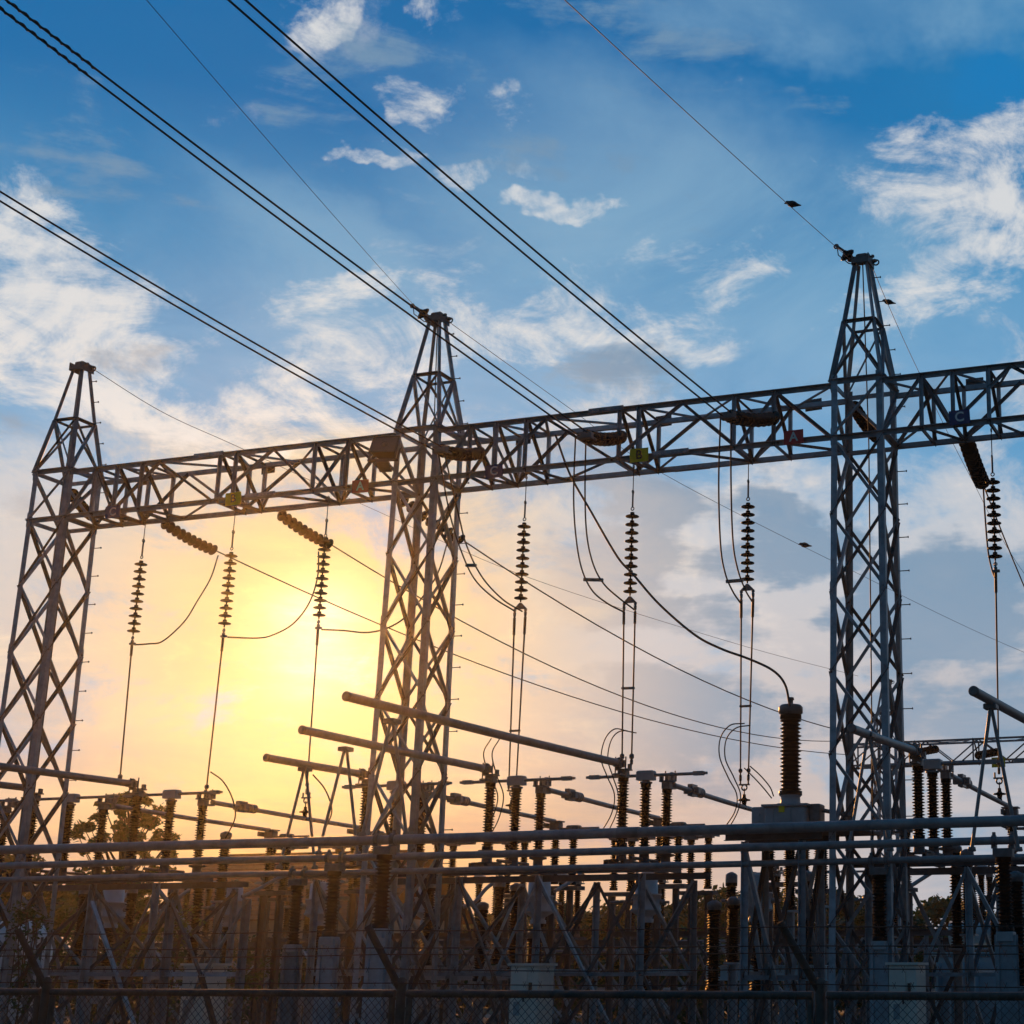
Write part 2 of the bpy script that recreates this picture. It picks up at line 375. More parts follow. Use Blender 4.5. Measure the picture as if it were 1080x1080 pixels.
# ---------------------------------------------------------------- lattice towers
def lattice_tower(XC, YC, label, zt=11.95, zb=10.95, peak=14.35, wt=.46, wb=.54, pan=1.37, leg=.11, br=.06, big=True, grp='lattice gantry towers'):
    t = thing('lattice_tower', label, 'pylon', grp, (XC, YC, 0))
    def hw(z): return wb + (wt - wb) * z / zt
    cn = [(-1, -1), (1, -1), (1, 1), (-1, 1)]
    def cp(i, z): 
        h = hw(z); return V((cn[i][0] * h, cn[i][1] * h, z))
    for i, (a, b) in enumerate(cn):
        m = MB()
        # an angle with its heel outwards
        p, q = cp(i, 0), cp(i, zt + .12); th = leg * .14
        vs = []
        for c0 in (p, q):
            vs += [c0 + V((x * -a, y * -b, 0)) for x, y in ((0, 0), (leg, 0), (leg, th), (th, th), (th, leg), (0, leg))]
        m.add(vs, [(k, (k + 1) % 6, 6 + (k + 1) % 6, 6 + k) for k in range(6)] + [(5, 4, 3, 2, 1, 0), (6, 7, 8, 9, 10, 11)])
        for z in (zb, zt, zb - pan * 2, zb - pan * 5):      # gusset and splice plates with bolts
            c0 = cp(i, z)
            m.box((c0.x - .004 if a > 0 else c0.x - .004, c0.y - b * .0 - .009 * (1 if b > 0 else 1), z - .16), (c0.x + .004, c0.y + .009, z + .16))
            s = .11
            m.box(sorted2(c0.x + a * .006, c0.x - a * s, c0.y + b * .002, c0.y + b * .014, z - .14, z + .14)[0], sorted2(c0.x + a * .006, c0.x - a * s, c0.y + b * .002, c0.y + b * .014, z - .14, z + .14)[1])
            for dz in (-.09, -.03, .03, .09):
                m.lathe((c0.x - a * .05, c0.y + b * .014, z + dz), (c0.x - a * .05, c0.y + b * .035, z + dz), [(0, .011), (.018, .011)], 6)
        m.build('leg', GALV, t)
        # concrete stub
        MB().rbox((cp(i, 0).x - .2, cp(i, 0).y - .2, 0), (cp(i, 0).x + .2, cp(i, 0).y + .2, .22)).build('footing', CONC, t)
    def brace(p, q, hint, w=br, dark=False, off=0.0):
        h = V(hint)
        MB().angle(p + h * off, q + h * off, w, hint).build('brace', GALVD if dark else GALV, t)  # dark braces carry their shade in the colour
    zs = []
    z = zb
    while z > pan * .6: zs.append(z); z -= pan
    zs.append(max(z, .15))
    for fi in range(4):
        i, j = fi, (fi + 1) % 4
        nrm = V(((cn[i][0] + cn[j][0]) / 2, (cn[i][1] + cn[j][1]) / 2, 0))
        for k in range(len(zs) - 1):
            brace(cp(i, zs[k]), cp(j, zs[k + 1]), nrm, off=-.06)
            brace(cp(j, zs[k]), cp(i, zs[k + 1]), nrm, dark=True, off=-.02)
        for zz_ in (zb - .02, zt + .02): brace(cp(i, zz_), cp(j, zz_), nrm, leg * .8, off=.012)
        brace(cp(j, zt), cp(i, zb), nrm, off=.0)
    # peak
    zr = zt + (peak - zt) * .5; hr = wt * .58; ht = .10
    def pp(i, z):
        k = (z - zt) / (peak - zt)
        h = wt + (hr - wt) * (k / .5) if k < .5 else hr + (ht - hr) * ((k - .5) / .5)
        return V((cn[i][0] * h, cn[i][1] * h, z))
    for i in range(4):
        MB().angle(pp(i, zt), pp(i, zr), leg * .75, cn[i] + (0,)).angle(pp(i, zr), pp(i, peak), leg * .6, cn[i] + (0,)).build('peak_leg', GALV, t)
    for fi in range(4):
        i, j = fi, (fi + 1) % 4
        nrm = V(((cn[i][0] + cn[j][0]) / 2, (cn[i][1] + cn[j][1]) / 2, 0))
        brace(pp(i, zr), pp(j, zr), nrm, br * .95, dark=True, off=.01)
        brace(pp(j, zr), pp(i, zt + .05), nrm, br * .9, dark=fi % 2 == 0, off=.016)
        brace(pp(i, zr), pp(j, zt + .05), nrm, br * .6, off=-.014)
    # head fitting with earth-wire shackles
    h = MB(); kf = 1.25
    h.box((-.13, -.15, peak - .05), (-.115, .15, peak + .09)); h.box((.115, -.15, peak - .05), (.13, .15, peak + .09))
    h.box((-.1145, -.13, peak + .03), (.1145, .13, peak + .045)); h.box((-.1145, -.14, peak - .04), (.1145, -.125, peak + .029))
    h.lathe((-.19, -.06, peak + .06), (.19, -.06, peak + .06), [(0, .02), (.03, .03), (.04, .015), (.34, .015), (.35, .03), (.38, .02)], 8)
    h.lathe((-.19, .08, peak + .05), (.19, .08, peak + .05), [(0, .025), (.04, .03), (.05, .018), (.33, .018), (.34, .035), (.38, .02)], 8)
    h.torus((-.17, -.06, peak + .06), (0, 1, 0), .035, .012, 12, 5); h.torus((.18, .08, peak + .02), (0, 1, 0), .04, .012, 12, 5)
    h.v = [(x * kf, y * kf, peak + (z_ - peak) * kf) for x, y, z_ in h.v]
    h.rbox((-.10, -.12, peak + .06), (.12, .12, peak + .15), .02)
    h.build('peak_fitting', CAST, t)
    if big:
        zz_ = .9; k = 0
        while zz_ < peak - .15:
            c0 = cp(2, zz_) if zz_ < zt else pp(2, zz_)
            MB().tube([c0, c0 + V((.13, .01, 0)), c0 + V((.15, .01, .0))], .009, 6).lathe(c0 + V((.15, .01, 0)), c0 + V((.162, .01, 0)), [(0, .02), (.012, .02)], 6).build('step_bolt', GALVD, t)
            zz_ += .6 if zz_ < zt else .45; k += 1
        MB().tube([(.05, .1, .1), (.05, .1, zb), (.0, 0, peak)], .012, 6).build('earth_lead', CABLE, t)
    return t
def sorted2(x0, x1, y0, y1, z0, z1):
    return (min(x0, x1), min(y0, y1), min(z0, z1)), (max(x0, x1), max(y0, y1), max(z0, z1))
TX = [-25.05, -16.45, -7.72, 1.03]
lattice_tower(TX[0], 26.46, 'steel lattice gantry tower at the far left end of the long beam')
lattice_tower(TX[1], 26.46, 'steel lattice gantry tower in the middle of the beam, right of the low sun')
lattice_tower(TX[2], 26.46, 'tallest looking steel lattice gantry tower, at the right of the long beam')
lattice_tower(TX[3], 26.46, 'steel lattice gantry tower carrying the right end of the long beam')

# ---------------------------------------------------------------- lattice beams
def lattice_beam(X0, X1, nodes, verts, label, YF=26.0, YB=26.92, z0=10.95, z1=11.9, w=.085, bw=.055, grp='lattice gantry beams', inset=.02):
    t = thing('lattice_beam', label, 'gantry beam', grp, (X0, YF, z0))
    o = V((X0, YF, z0))
    def bld(p, q, hint, ww=bw, dark=False, nm='brace'):
        MB().angle(V(p) - o, V(q) - o, ww, hint).build(nm, GALVD if dark else GALV, t)  # dark members have the shade of the lattice put into the colour
    for y, h in ((YF, (0, -1, 0)), (YB, (0, 1, 0))):
        for z in (z0, z1):
            m = MB().angle(V((X0, y, z)) - o, V((X1, y, z)) - o, w, h)
            xs = (X0 + X1) / 2 + (.9 if z == z0 else -.4)       # splice plates
            m.box((xs - X0 - .35, y - YF - .062 if y == YF else y - YF + .052, z - z0 - .035), (xs - X0 + .35, y - YF - .05 if y == YF else y - YF + .064, z - z0 + .055))
            for k in range(9): m.box((xs - X0 - .33 + k * .08, y - YF - .08 if y == YF else y - YF + .06, z - z0 - .01), (xs - X0 - .31 + k * .08, y - YF - .055 if y == YF else y - YF + .08, z - z0 + .012))
            m.build('chord', GALV, t)
    for s, y in ((-1, YF), (1, YB)):
        for (xa, a), (xb, b) in zip(nodes, nodes[1:]):
            if a == b: continue
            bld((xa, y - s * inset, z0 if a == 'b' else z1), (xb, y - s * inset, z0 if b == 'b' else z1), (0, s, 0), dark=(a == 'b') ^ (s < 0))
        for x in verts: bld((x, y + s * .012, z0), (x, y + s * .012, z1), (0, s, 0), bw * 1.15)
    fl = 0
    pts = sorted(set([x for x, _ in nodes] + list(verts)))
    for a, b in zip(pts, pts[1:]):
        if b - a < .3: continue
        ya, yb = (YF, YB) if fl else (YB, YF)
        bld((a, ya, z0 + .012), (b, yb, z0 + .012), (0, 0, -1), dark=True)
        bld((a, yb, z1 - .012), (b, ya, z1 - .012), (0, 0, 1), bw * .9)
        fl ^= 1
    for x in verts:
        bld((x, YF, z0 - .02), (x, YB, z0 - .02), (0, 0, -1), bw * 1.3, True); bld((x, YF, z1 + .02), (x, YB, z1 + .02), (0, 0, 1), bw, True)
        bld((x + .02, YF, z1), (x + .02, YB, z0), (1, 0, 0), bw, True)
    return t
rel = [(0.45, 'b'), (1.15, 't'), (1.65, 'b'), (2.72, 't'), (4.12, 'b'), (5.45, 't'), (6.50, 'b'), (7.25, 't'), (8.28, 'b')]
vrel = [1.15, 1.70, 2.32, 4.22, 4.60, 6.45, 7.2]
for k, lb in enumerate(['lattice gantry beam between the far left tower and the middle tower', 'lattice gantry beam between the middle tower and the right tower',
                        'lattice gantry beam running out of the right of the picture']):
    x0, x1 = TX[k] + .46, TX[k + 1] - .46; s = (TX[k + 1] - TX[k]) / 8.73
    lattice_beam(x0, x1, [(TX[k] + x * s, c) for x, c in rel], [TX[k] + x * s for x in vrel], lb)

# ---------------------------------------------------------------- signs
def letter(ch, size, m, parent, loc):
    cu = bpy.data.curves.new('letter', 'FONT'); cu.body = ch; cu.size = size; cu.extrude = .002; cu.align_x = 'CENTER'; cu.align_y = 'CENTER'; cu.offset = size * .022
    tmp = bpy.data.objects.new('tmp', cu); C.objects.link(tmp)
    dg = bpy.context.evaluated_depsgraph_get()
    me = bpy.data.meshes.new_from_object(tmp.evaluated_get(dg)); bpy.data.objects.remove(tmp)
    me.materials.clear(); me.materials.append(m)
    o = bpy.data.objects.new('letter', me); C.objects.link(o); o.parent = parent
    o.location = loc; o.rotation_euler = (pi / 2, 0, 0)
    return o
SG = {'A': (RED, WHITE, 'red'), 'B': (YEL, BLACK, 'yellow'), 'C': (NAVY, WHITE, 'navy blue')}
def sign(px, py, Y, ch, label, w=.36, h=.25, tilt=0):
    p = P(px, py, Y)
    t = thing('phase_sign', label, 'sign', 'lettered phase signs', p)
    bg_, fg, cn_ = SG[ch]
    MB().box((-w / 2, -.004, -h / 2), (w / 2, .004, h / 2)).build('plate', bg_, t)
    letter(ch, h * .92, fg, t, (0, -.0075, 0))
    MB().box((-w * .38, .005, h * .1), (w * .38, .03, h * .2)).box((-w * .38, .005, -h * .2), (w * .38, .03, -h * .1)).build('bracket', GALVD, t)
    t.rotation_euler = (radians(4), radians(tilt), 0)
YS = 25.90
for px, py, ch, lb in [(119, 540, 'C', 'navy blue sign with white letter C beside the far left tower'),
                       (246, 526, 'B', 'yellow sign with black letter B on the left beam, nearest the sun'),
                       (380, 513, 'A', 'red sign with white letter A just left of the middle tower'),
                       (521, 497, 'C', 'navy blue sign with white letter C just right of the middle tower'),
                       (674, 480, 'B', 'yellow sign with black letter B at the centre of the middle beam'),
                       (837, 461, 'A', 'red sign with white letter A just left of the right tower'),
                       (1012, 440, 'C', 'navy blue sign with white letter C right of the right tower')]:
    sign(px, py, YS, ch, lb, tilt=random.uniform(-2, 2))
# plates of the signs facing the other way, seen from behind
bp_ = [(155, 506, 'above the first hanging string from the left'), (283, 494, 'between the left yellow and red signs'), (552, 463, 'right of the C sign by the middle tower'),
       (700, 444, 'above the middle beam\'s yellow sign'), (858, 427, 'just left of the right tower, above the red sign'), (1028, 405, 'above the C sign right of the right tower')]
for px, py, wh in bp_:
    p = P(px, py, 27.03)
    t = thing('sign_back', 'dark back of a sign plate ' + wh, 'sign', 'signs seen from behind', p)
    MB().box((-.16, -.004, -.11), (.16, .004, .11)).build('plate', GALVD, t)
    MB().box((-.13, -.04, .03), (.13, -.005, .06)).box((-.13, -.04, -.06), (.13, -.005, -.03)).build('bracket', GALVD, t)
    t.rotation_euler = (0, radians(random.uniform(-3, 3)), 0)
# floodlight on the middle tower
t = thing('floodlight', 'boxy floodlight mounted on the left side of the middle tower', 'floodlight', None, P(406, 470, 25.7))
m = MB(); m.add([(-.24, -.02, -.20), (.24, -.02, -.20), (.24, -.02, .20), (-.24, -.02, .20), (-.13, .30, -.10), (.13, .30, -.10), (.13, .30, .10), (-.13, .30, .10)],
                [(4, 5, 6, 7), (0, 1, 5, 4), (1, 2, 6, 5), (2, 3, 7, 6), (3, 0, 4, 7)])
m.box((-.26, -.045, -.22), (.26, -.02, -.19)).box((-.26, -.045, .19), (.26, -.02, .22)).box((-.26, -.0445, -.1895), (-.23, -.02, .1895)).box((.23, -.0445, -.1895), (.26, -.02, .1895))
m.build('housing', BLACK, t)
MB().box((-.23, -.035, -.19), (.23, -.028, .19)).build('lens', LENS, t)
MB().lathe((0, -.034, 0), (0, -.08, 0), [(0, .07), (.02, .06), (.04, .02)], 12).build('bulb', LENS, t)
MB().bar((-.28, .1, 0), (-.28, .1, -.28), .03, .04).bar((.28, .1, 0), (.28, .1, -.28), .03, .04).bar((-.3, .1, -.29), (.3, .1, -.29), .05, .03).box((-.12, .08, -.36), (.12, .35, -.305)).build('bracket', GALVD, t)
t.rotation_euler = (radians(-28), 0, radians(12))

# ---------------------------------------------------------------- insulator strings
disc_me = None
def disc_mesh(R=.125):
    m = MB().lathe((0, 0, 0), (0, 0, -1), [(-.012, .012), (-.01, .038), (.028, .042), (.034, .05), (.040, R * .62), (.052, R * .92), (.062, R), (.070, R * .97), (.068, R * .8), (.064, R * .7), (.076, R * .66), (.066, R * .5), (.080, R * .42), (.07, .03), (.10, .016), (.134, .014)], 18)
    return m
def make_disc(R=.125):
    o = disc_mesh(R).build('disc', PORC); me = o.data; bpy.data.objects.remove(o); return me
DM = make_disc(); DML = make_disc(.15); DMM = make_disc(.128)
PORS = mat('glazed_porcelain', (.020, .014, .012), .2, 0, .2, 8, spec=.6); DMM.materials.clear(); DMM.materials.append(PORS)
def string(p, q, n, label, grp, twin=False, dm=None, sp=None, fit=True, link=None, sag=0.0):
    """discs from p to q; p is the earthed end"""
    p = V(p); q = V(q)
    t = thing('insulator_string', label, 'insulator', grp, p)
    d = (q - p); L = d.length; d.normalize(); rot = d.to_track_quat('-Z', 'Y')
    t.rotation_mode = 'QUATERNION'; t.rotation_quaternion = rot
    s = L / n
    for k in range(n):
        o = bpy.data.objects.new('disc', dm or DM); C.objects.link(o); o.parent = t
        o.location = (0, 0, -s * k); 
        if sag:
            u = (k + .5) / n; dn_ = rot.inverted() @ V((0, 0, -1)); o.location = V((0, 0, -s * k)) + dn_ * 4 * sag * u * (1 - u)
            o.rotation_euler = (-(4 * sag / L) * (1 - 2 * u) * dn_.y, (4 * sag / L) * (1 - 2 * u) * dn_.x, 0)
        elif abs(s - .146) > .004: o.scale = (1, 1, s / .146)
    if link:                                  # rod and shackle up to the beam
        a = rot.inverted() @ (V(link) - p)
        MB().tube([a, a * .45], .009, 6).tube([a * .45, a * .12], .017, 8).torus(a * .45, (1, 0, 0), .035, .010, 10, 5).torus(a * .09, (0, 1, 0), .03, .010, 10, 5).torus(a, (1, 0, 0), .03, .01, 10, 5).build('link_rod', GALVD, t)
    if fit:
        m = MB()
        if twin:
            m.add([(-.02, -.012, -L - .0), (.02, -.012, -L), (.14, -.012, -L - .12), (-.14, -.012, -L - .12), (-.02, .012, -L), (.02, .012, -L), (.14, .012, -L - .12), (-.14, .012, -L - .12)], [(0, 1, 2, 3), (7, 6, 5, 4), (0, 3, 7, 4), (1, 5, 6, 2), (3, 2, 6, 7), (0, 4, 5, 1)])
            for sx_ in (-.11, .11):
                m.tube([(sx_, 0, -L - .11), (sx_, 0, -L - .30)], .014, 6).lathe((sx_, 0, -L - .16), (sx_, 0, -L - .3), [(0, .01), (.02, .03), (.08, .026), (.12, .01)], 8)
                m.torus((sx_, 0, -L - .14), (0, 1, 0), .024, .009, 10, 5)
        else:
            m.tube([(0, 0, -L), (0, 0, -L - .14)], .013, 6).torus((0, 0, -L - .05), (0, 1, 0), .028, .01, 10, 5)
            m.lathe((0, 0, -L - .08), (0, 0, -L - .2), [(0, .01), (.03, .032), (.09, .028), (.12, .012)], 8)
            m.box((-.05, -.03, -L - .19), (.07, .03, -L - .15))
        m.build('clamp', CAST, t)
    return t
YC = 26.46
GV = 'insulator strings hanging under the beam'
vs = [  # px top link, first disc, last disc bottom, n, twin
    ((153, 556), (149, 592), (143, 670), 10, False, 'first brown disc string from the left hanging under the beam'),
    ((247, 547), (244, 583), (239, 662), 10, False, 'disc string hanging under the yellow B sign nearest the sun'),
    ((346, 536), (343, 569), (339, 653), 11, False, 'disc string hanging below the beam left of the middle tower'),
    ((556, 515), (553, 552), (547, 636), 10, True, 'disc string hanging just right of the middle tower'),
    ((669, 499), (667, 541), (665, 629), 10, True, 'dark disc string hanging under the yellow B sign of the middle beam'),
    ((790, 486), (789, 531), (787, 616), 10, True, 'dark disc string hanging left of the right tower'),
    ((1047, 470), (1047, 505), (1049, 592), 10, False, 'dark disc string hanging right of the right tower')]
SB = []
for a, b, c, n, tw, lb in vs:
    p, q = P(*b, YC), P(*c, YC); q.x = p.x; q2 = V((p.x, YC, q.z))
    l = V((p.x, YC, 10.93)); string(p, q2, n, lb, GV, tw, link=l); SB.append(V((p.x, YC, q.z - (.28 if tw else .19))))
# tension strings towards the camera side: incoming lines
GT = 'tension strings of the incoming lines'
ts = [((508, 478), (464, 474), 'heavy disc string of the incoming line at the middle tower'),
      ((657, 461), (617, 459), 'heavy disc string of the incoming line left of the yellow sign of the middle beam'),
      ((819, 441), (768, 438), 'heavy disc string of the incoming line above the red sign of the right tower')]
TE = []
for (a, b, lb) in ts:
    p, q = P(*a, 26.05), P(*b, 24.75); string(p, q, 9, lb, GT, dm=DMM, fit=False, sag=.06); TE.append(q)
# tension strings on the rear side
GR = 'tension strings of the outgoing lines'
rs = [((172, 551), (228, 581), 12, 'slanting disc string going away below the left beam, first from the left'),
      ((295, 542), (350, 575), 12, 'slanting disc string going away below the left beam, left of the middle tower'),
      ((424, 527), (490, 571), 12, 'slanting disc string seen through the middle tower'),
      ((900, 428), (926, 462), 12, 'dark disc string seen inside the right tower under the beam level'),
      ((76, 520), (98, 545), 10, 'dark disc string seen inside the far left tower'),
      ((1019, 464), (1037, 511), 12, 'thick dark slanting disc string right of the right tower')]
RE = []
for i, (a, b, n, lb) in enumerate(rs):
    p, q = P(*a, 27.0), P(*b, 28.55); string(p, q, n - 2, lb, GR, fit=False, dm=DML if i == 5 else DM, sag=.05); RE.append(q)

# ---------------------------------------------------------------- overhead conductors
def wire(name, pts, r, label, cat='cable', grp=None, extra=None, n=6, m_=None):
    mb = MB().tube(pts, r, n)
    o = mb.build(name, m_ or CABLE)
    return tag(o, label, cat, grp)
GI = 'twin conductors of the incoming lines'
far_end = [((0, 207), 17.6), ((0, 2), 14.4), ((250, 0), 14.9)]
inc = ['lowest of the three incoming line pairs at upper left', 'middle of the three incoming line pairs, with a twisted wrap', 'rightmost of the three incoming line pairs']
for k, (e, lb) in enumerate(zip(far_end, inc)):
    q = TE[k]; e3 = P(*e[0], e[1]); d = e3 - q; f3 = q + d * 3.2 + V((0, 0, 2.0))
    t = thing('conductor_pair', 'twin black conductors, ' + lb, 'power line', GI, q)
    for s, lx in ((-1, 0), (1, 1)):
        off = V((s * .078, 0, s * .022))
        pts = [d * u + V((0, 0, .30 * u * (u - 1))) + off for u in [i * .08 for i in range(41)]]
        MB().tube(pts, .0155, 6).build('conductor', CABLE, t)
        if k == 1:
            w = []
            seg = [pts[11].lerp(pts[14], i / 99) for i in range(100)]
            for i, c0 in enumerate(seg):
                w.append(c0 + V((cos(i * 1.1 + lx * 2), 0, sin(i * 1.1 + lx * 2))) * .017)
            MB().tube(w, .014, 5).build('armour_wrap', CABLE, t)
    MB().box((-.13, -.05, -.06), (.13, .09, .05)).lathe((-.10, .0, -.02), (-.10, .3, -.02), [(0, .02), (.25, .026), (.26, .01)], 8).lathe((.10, .0, -.02), (.10, .3, -.02), [(0, .02), (.25, .026), (.26, .01)], 8).build('yoke', CAST, t)
GO = 'single conductors going away to the far beam'
lo = [((895, 796), 60, .9, 'lowest dark conductor running from the left beam to the far beam', 0), ((896, 781), 60, 1.2, 'middle dark conductor running away to the far beam', 1),
      ((1018, 781), 60, 1.3, 'upper dark conductor running away from the middle tower', 2), ((1180, 790), 60, .9, 'dark conductor leaving the picture at right below the beam', 5)]
for e, Y_, sg, lb, k in lo: wire('conductor', sagged(RE[k], P(*e, Y_), sg), .015, lb, 'power line', GO)
# earth wires
def pk(k, dx=0): return V((TX[k] + dx, 26.46, 14.42))
GE = 'thin earth wires over the towers'
def farpt(p, d, k): return p + d * k
e1 = P(170, 0, 13.5); wire('earth_wire', sagged(pk(1, -.25), pk(1, -.25) + (e1 - pk(1, -.25)) * 2.4, .2), .0045, 'thin earth wire running up left from the middle tower peak', 'wire', GE)
e2 = P(606, -4, 13.5); W2 = sagged(pk(2, -.2), pk(2, -.2) + (e2 - pk(2, -.2)) * 2.4, .15)
wire('earth_wire', W2, .0055, 'thin earth wire running up left from the right tower peak, bird on it', 'wire', GE)
W3 = curve([pk(1, .1), P(600, 430, 34), P(700, 500, 38), P(895, 600, 48), P(1085, 690, 60), P(1300, 770, 75)], 10)
wire('earth_wire', W3, .0065, 'thin earth wire falling right from the middle tower peak', 'wire', GE)
W4 = curve([pk(2, .12), P(937, 322, 28.6), P(968, 390, 31.5), P(1022, 500, 36), P(1090, 618, 44), P(1200, 740, 60)], 10)
wire('earth_wire', W4, .006, 'thin earth wire falling right from the right tower peak, bird on it', 'wire', GE)
wire('earth_wire', curve([pk(0, .15), P(172, 435, 29), P(255, 473, 32), P(400, 540, 38), P(560, 610, 45), P(780, 680, 54), P(905, 713, 60)], 10), .007, 'thin earth wire falling right from the far left tower peak', 'wire', GE)
for k, nm in ((1, 'black disc and shackle ending the earth wire at the middle tower peak'), (2, 'black disc and shackle ending the earth wire at the right tower peak')):
    t = thing('earth_wire_insulator', nm, 'insulator', 'earth wire end fittings', pk(k, -.20) + V((0, -.1, .06)))
    t.scale = (1.3, 1.3, 1.3)
    d0 = MB().lathe((-.02, 0, -.02), (-.07, -.08, .05), [(-.02, .02), (0, .05), (.02, .10), (.04, .115), (.06, .10), (.09, .04), (.12, .02)], 16); d0.build('disc', PORC, t)
    MB().tube([(.12, 0, -.04), (.0, 0, -.03)], .016, 6).tube([(-.07, -.08, .05), (-.17, -.16, .12)], .018, 6).torus((-.16, -.15, .10), (0, 1, 0), .03, .012, 10, 5).tube([(-.15, -.14, .1), (-.14, -.12, -.02), (-.02, -.02, -.12), (.12, 0, -.16)], .008, 5).build('shackle', CAST, t)
# birds
def bird(p, head, label, s=1.0):
    t = thing('bird', label, 'bird', 'birds on the wires', p)
    m = MB(); d = V((cos(head), sin(head), 0))
    m.tube([d * -.15 * s + V((0, 0, .02)), d * -.09 * s + V((0, 0, .035)), d * -.05 * s + V((0, 0, .055)), V((0, 0, .07)), d * .045 * s + V((0, 0, .085)), d * .07 * s + V((0, 0, .105)), d * .09 * s + V((0, 0, .112)), d * .11 * s + V((0, 0, .106)), d * .14 * s + V((0, 0, .098))],
           [.008 * s, .022 * s, .042 * s, .055 * s, .046 * s, .030 * s, .030 * s, .018 * s, .002], 10)
    m.tube([V((0, .01, .03)), V((0, .01, -.0))], .004, 4); m.tube([V((0, -.01, .03)), V((0, -.01, -.0))], .004, 4)
    m.build('body', BIRD, t)
    MB().tube([d * .03 * s + V((0, -.045, .075)), d * -.06 * s + V((0, -.045, .05)), d * -.14 * s + V((0, -.02, .02))], [.012, .022, .004], 8).build('wing', BIRD, t)
bird(on_line(W2, 835), pi * .98, 'small dark bird on the earth wire up left of the right tower peak')
bird(on_line(W4, 937), 0.0 + pi, 'small dark bird on the wire just right of the right tower peak')
bird(on_line(W3, 848), pi, 'tiny dark bird on the thin wire left of the right tower', 1.5)

# ---------------------------------------------------------------- jumpers and droppers
def pxs(lst, Y0, Y1): 
    n = len(lst) - 1
    return [P(a, b, Y0 + (Y1 - Y0) * i / n) for i, (a, b) in enumerate(lst)]
GJ = 'jumper loops below the beam'
def jumper(lists, Y0, Y1, label, r=.016, spacer=None):
    t = thing('jumper_cable', label, 'cable', GJ, pxs(lists[0], Y0, Y1)[0]); o = t.location.copy(); cs = []
    for l in lists:
        c0 = curve(pxs(l, Y0, Y1), 8); cs.append(c0); MB().tube([x - o for x in c0], r, 6).build('strand' if len(lists) == 1 else 'conductor', CABLE, t)
    if spacer and len(cs) == 2:
        a = cs[0][int(len(cs[0]) * spacer)]; b = min(cs[1], key=lambda x: abs(x.z - a.z))
        MB().bar(a - o + (a - b) * .15, b - o + (b - a) * .15, .06, .05).build('spacer', CAST, t)
jumper([[(607, 460), (605, 520), (607, 562), (613, 598), (624, 622), (640, 636), (659, 646)], [(618, 459), (617, 520), (619, 565), (626, 596), (637, 616), (652, 630), (669, 643)]], 24.8, 26.4, 'twin black jumper loop from the incoming string left of the middle yellow sign', spacer=.58)
jumper([[(760, 438), (758, 510), (760, 575), (765, 605), (773, 624), (781, 636)], [(771, 438), (771, 510), (773, 570), (778, 600), (786, 622), (793, 634)]], 24.8, 26.4, 'twin black jumper loop left of the string near the right tower', spacer=.66)
jumper([[(462, 475), (474, 540), (486, 580), (500, 610), (520, 630), (542, 644)], [(468, 475), (483, 540), (492, 575), (508, 608), (530, 632), (551, 645)]], 24.8, 26.4, 'twin jumper loop beside the middle tower', spacer=.5)
jumper([[(230, 586), (222, 610), (208, 634), (194, 656), (172, 676), (157, 679), (142, 680)]], 28.5, 26.5, 'sagging jumper loop at the first hanging string from the left')
jumper([[(336, 582), (335, 608), (326, 636), (309, 658), (287, 670), (270, 673), (240, 672)]], 28.4, 26.5, 'sagging jumper loop at the hanging string nearest the sun')
jumper([[(472, 572), (460, 608), (434, 644), (414, 660), (389, 667), (362, 665), (339, 664)]], 28.4, 26.5, 'flat jumper loop behind the middle tower')
jumper([[(1037, 513), (1039, 545), (1042, 580), (1046, 600), (1050, 611)]], 28.5, 26.5, 'short jumper from the thick slanting string at the right')
wire('down_cable', curve([P(x, y, 26.0) for x, y in [(586, 459), (601, 500), (623, 539), (651, 587), (668, 606), (695, 637), (732, 669), (760, 684), (790, 695), (815, 707), (828, 722), (833, 745)]], 6), .021, 'long black cable curving down from the beam to the tall ribbed bushing', 'cable')
GD = 'vertical dropper cables'
def dropper(top, bots, label, spacer=None, loop=None):
    o = V(top); t = thing('dropper_cable', label, 'cable', GD, o); n = len(bots)
    for i, b in enumerate(bots):
        dx = 0 if n == 1 else (-.11 + .22 * i)
        a = V((dx, 0, 0)); e = V(b) - o
        MB().tube([a, a.lerp(e, .25), a.lerp(e, .9), e], .0165, 6).tube([a, a.lerp(e, .08)], .026, 8).build('conductor', CABLE, t)
        MB().tube([a.lerp(e, .97), e], .03, 8).lathe(a.lerp(e, .93), e, [(0, .02), (.02, .045), (.08, .045), (.1, .02)], 8).build('clamp', CAST, t)
    if n == 2 and spacer:
        a = V((-.11, 0, 0)).lerp(V(bots[0]) - o, spacer); b = V((.11, 0, 0)).lerp(V(bots[1]) - o, spacer)
        MB().bar(a + (a - b) * .1, b + (b - a) * .1, .05, .04).build('spacer', CAST, t)
    return t
ZT = 5.6
ZB = 4.12; INS = 1.22
zt_ = ZB + INS + .022 + .235
HP = []
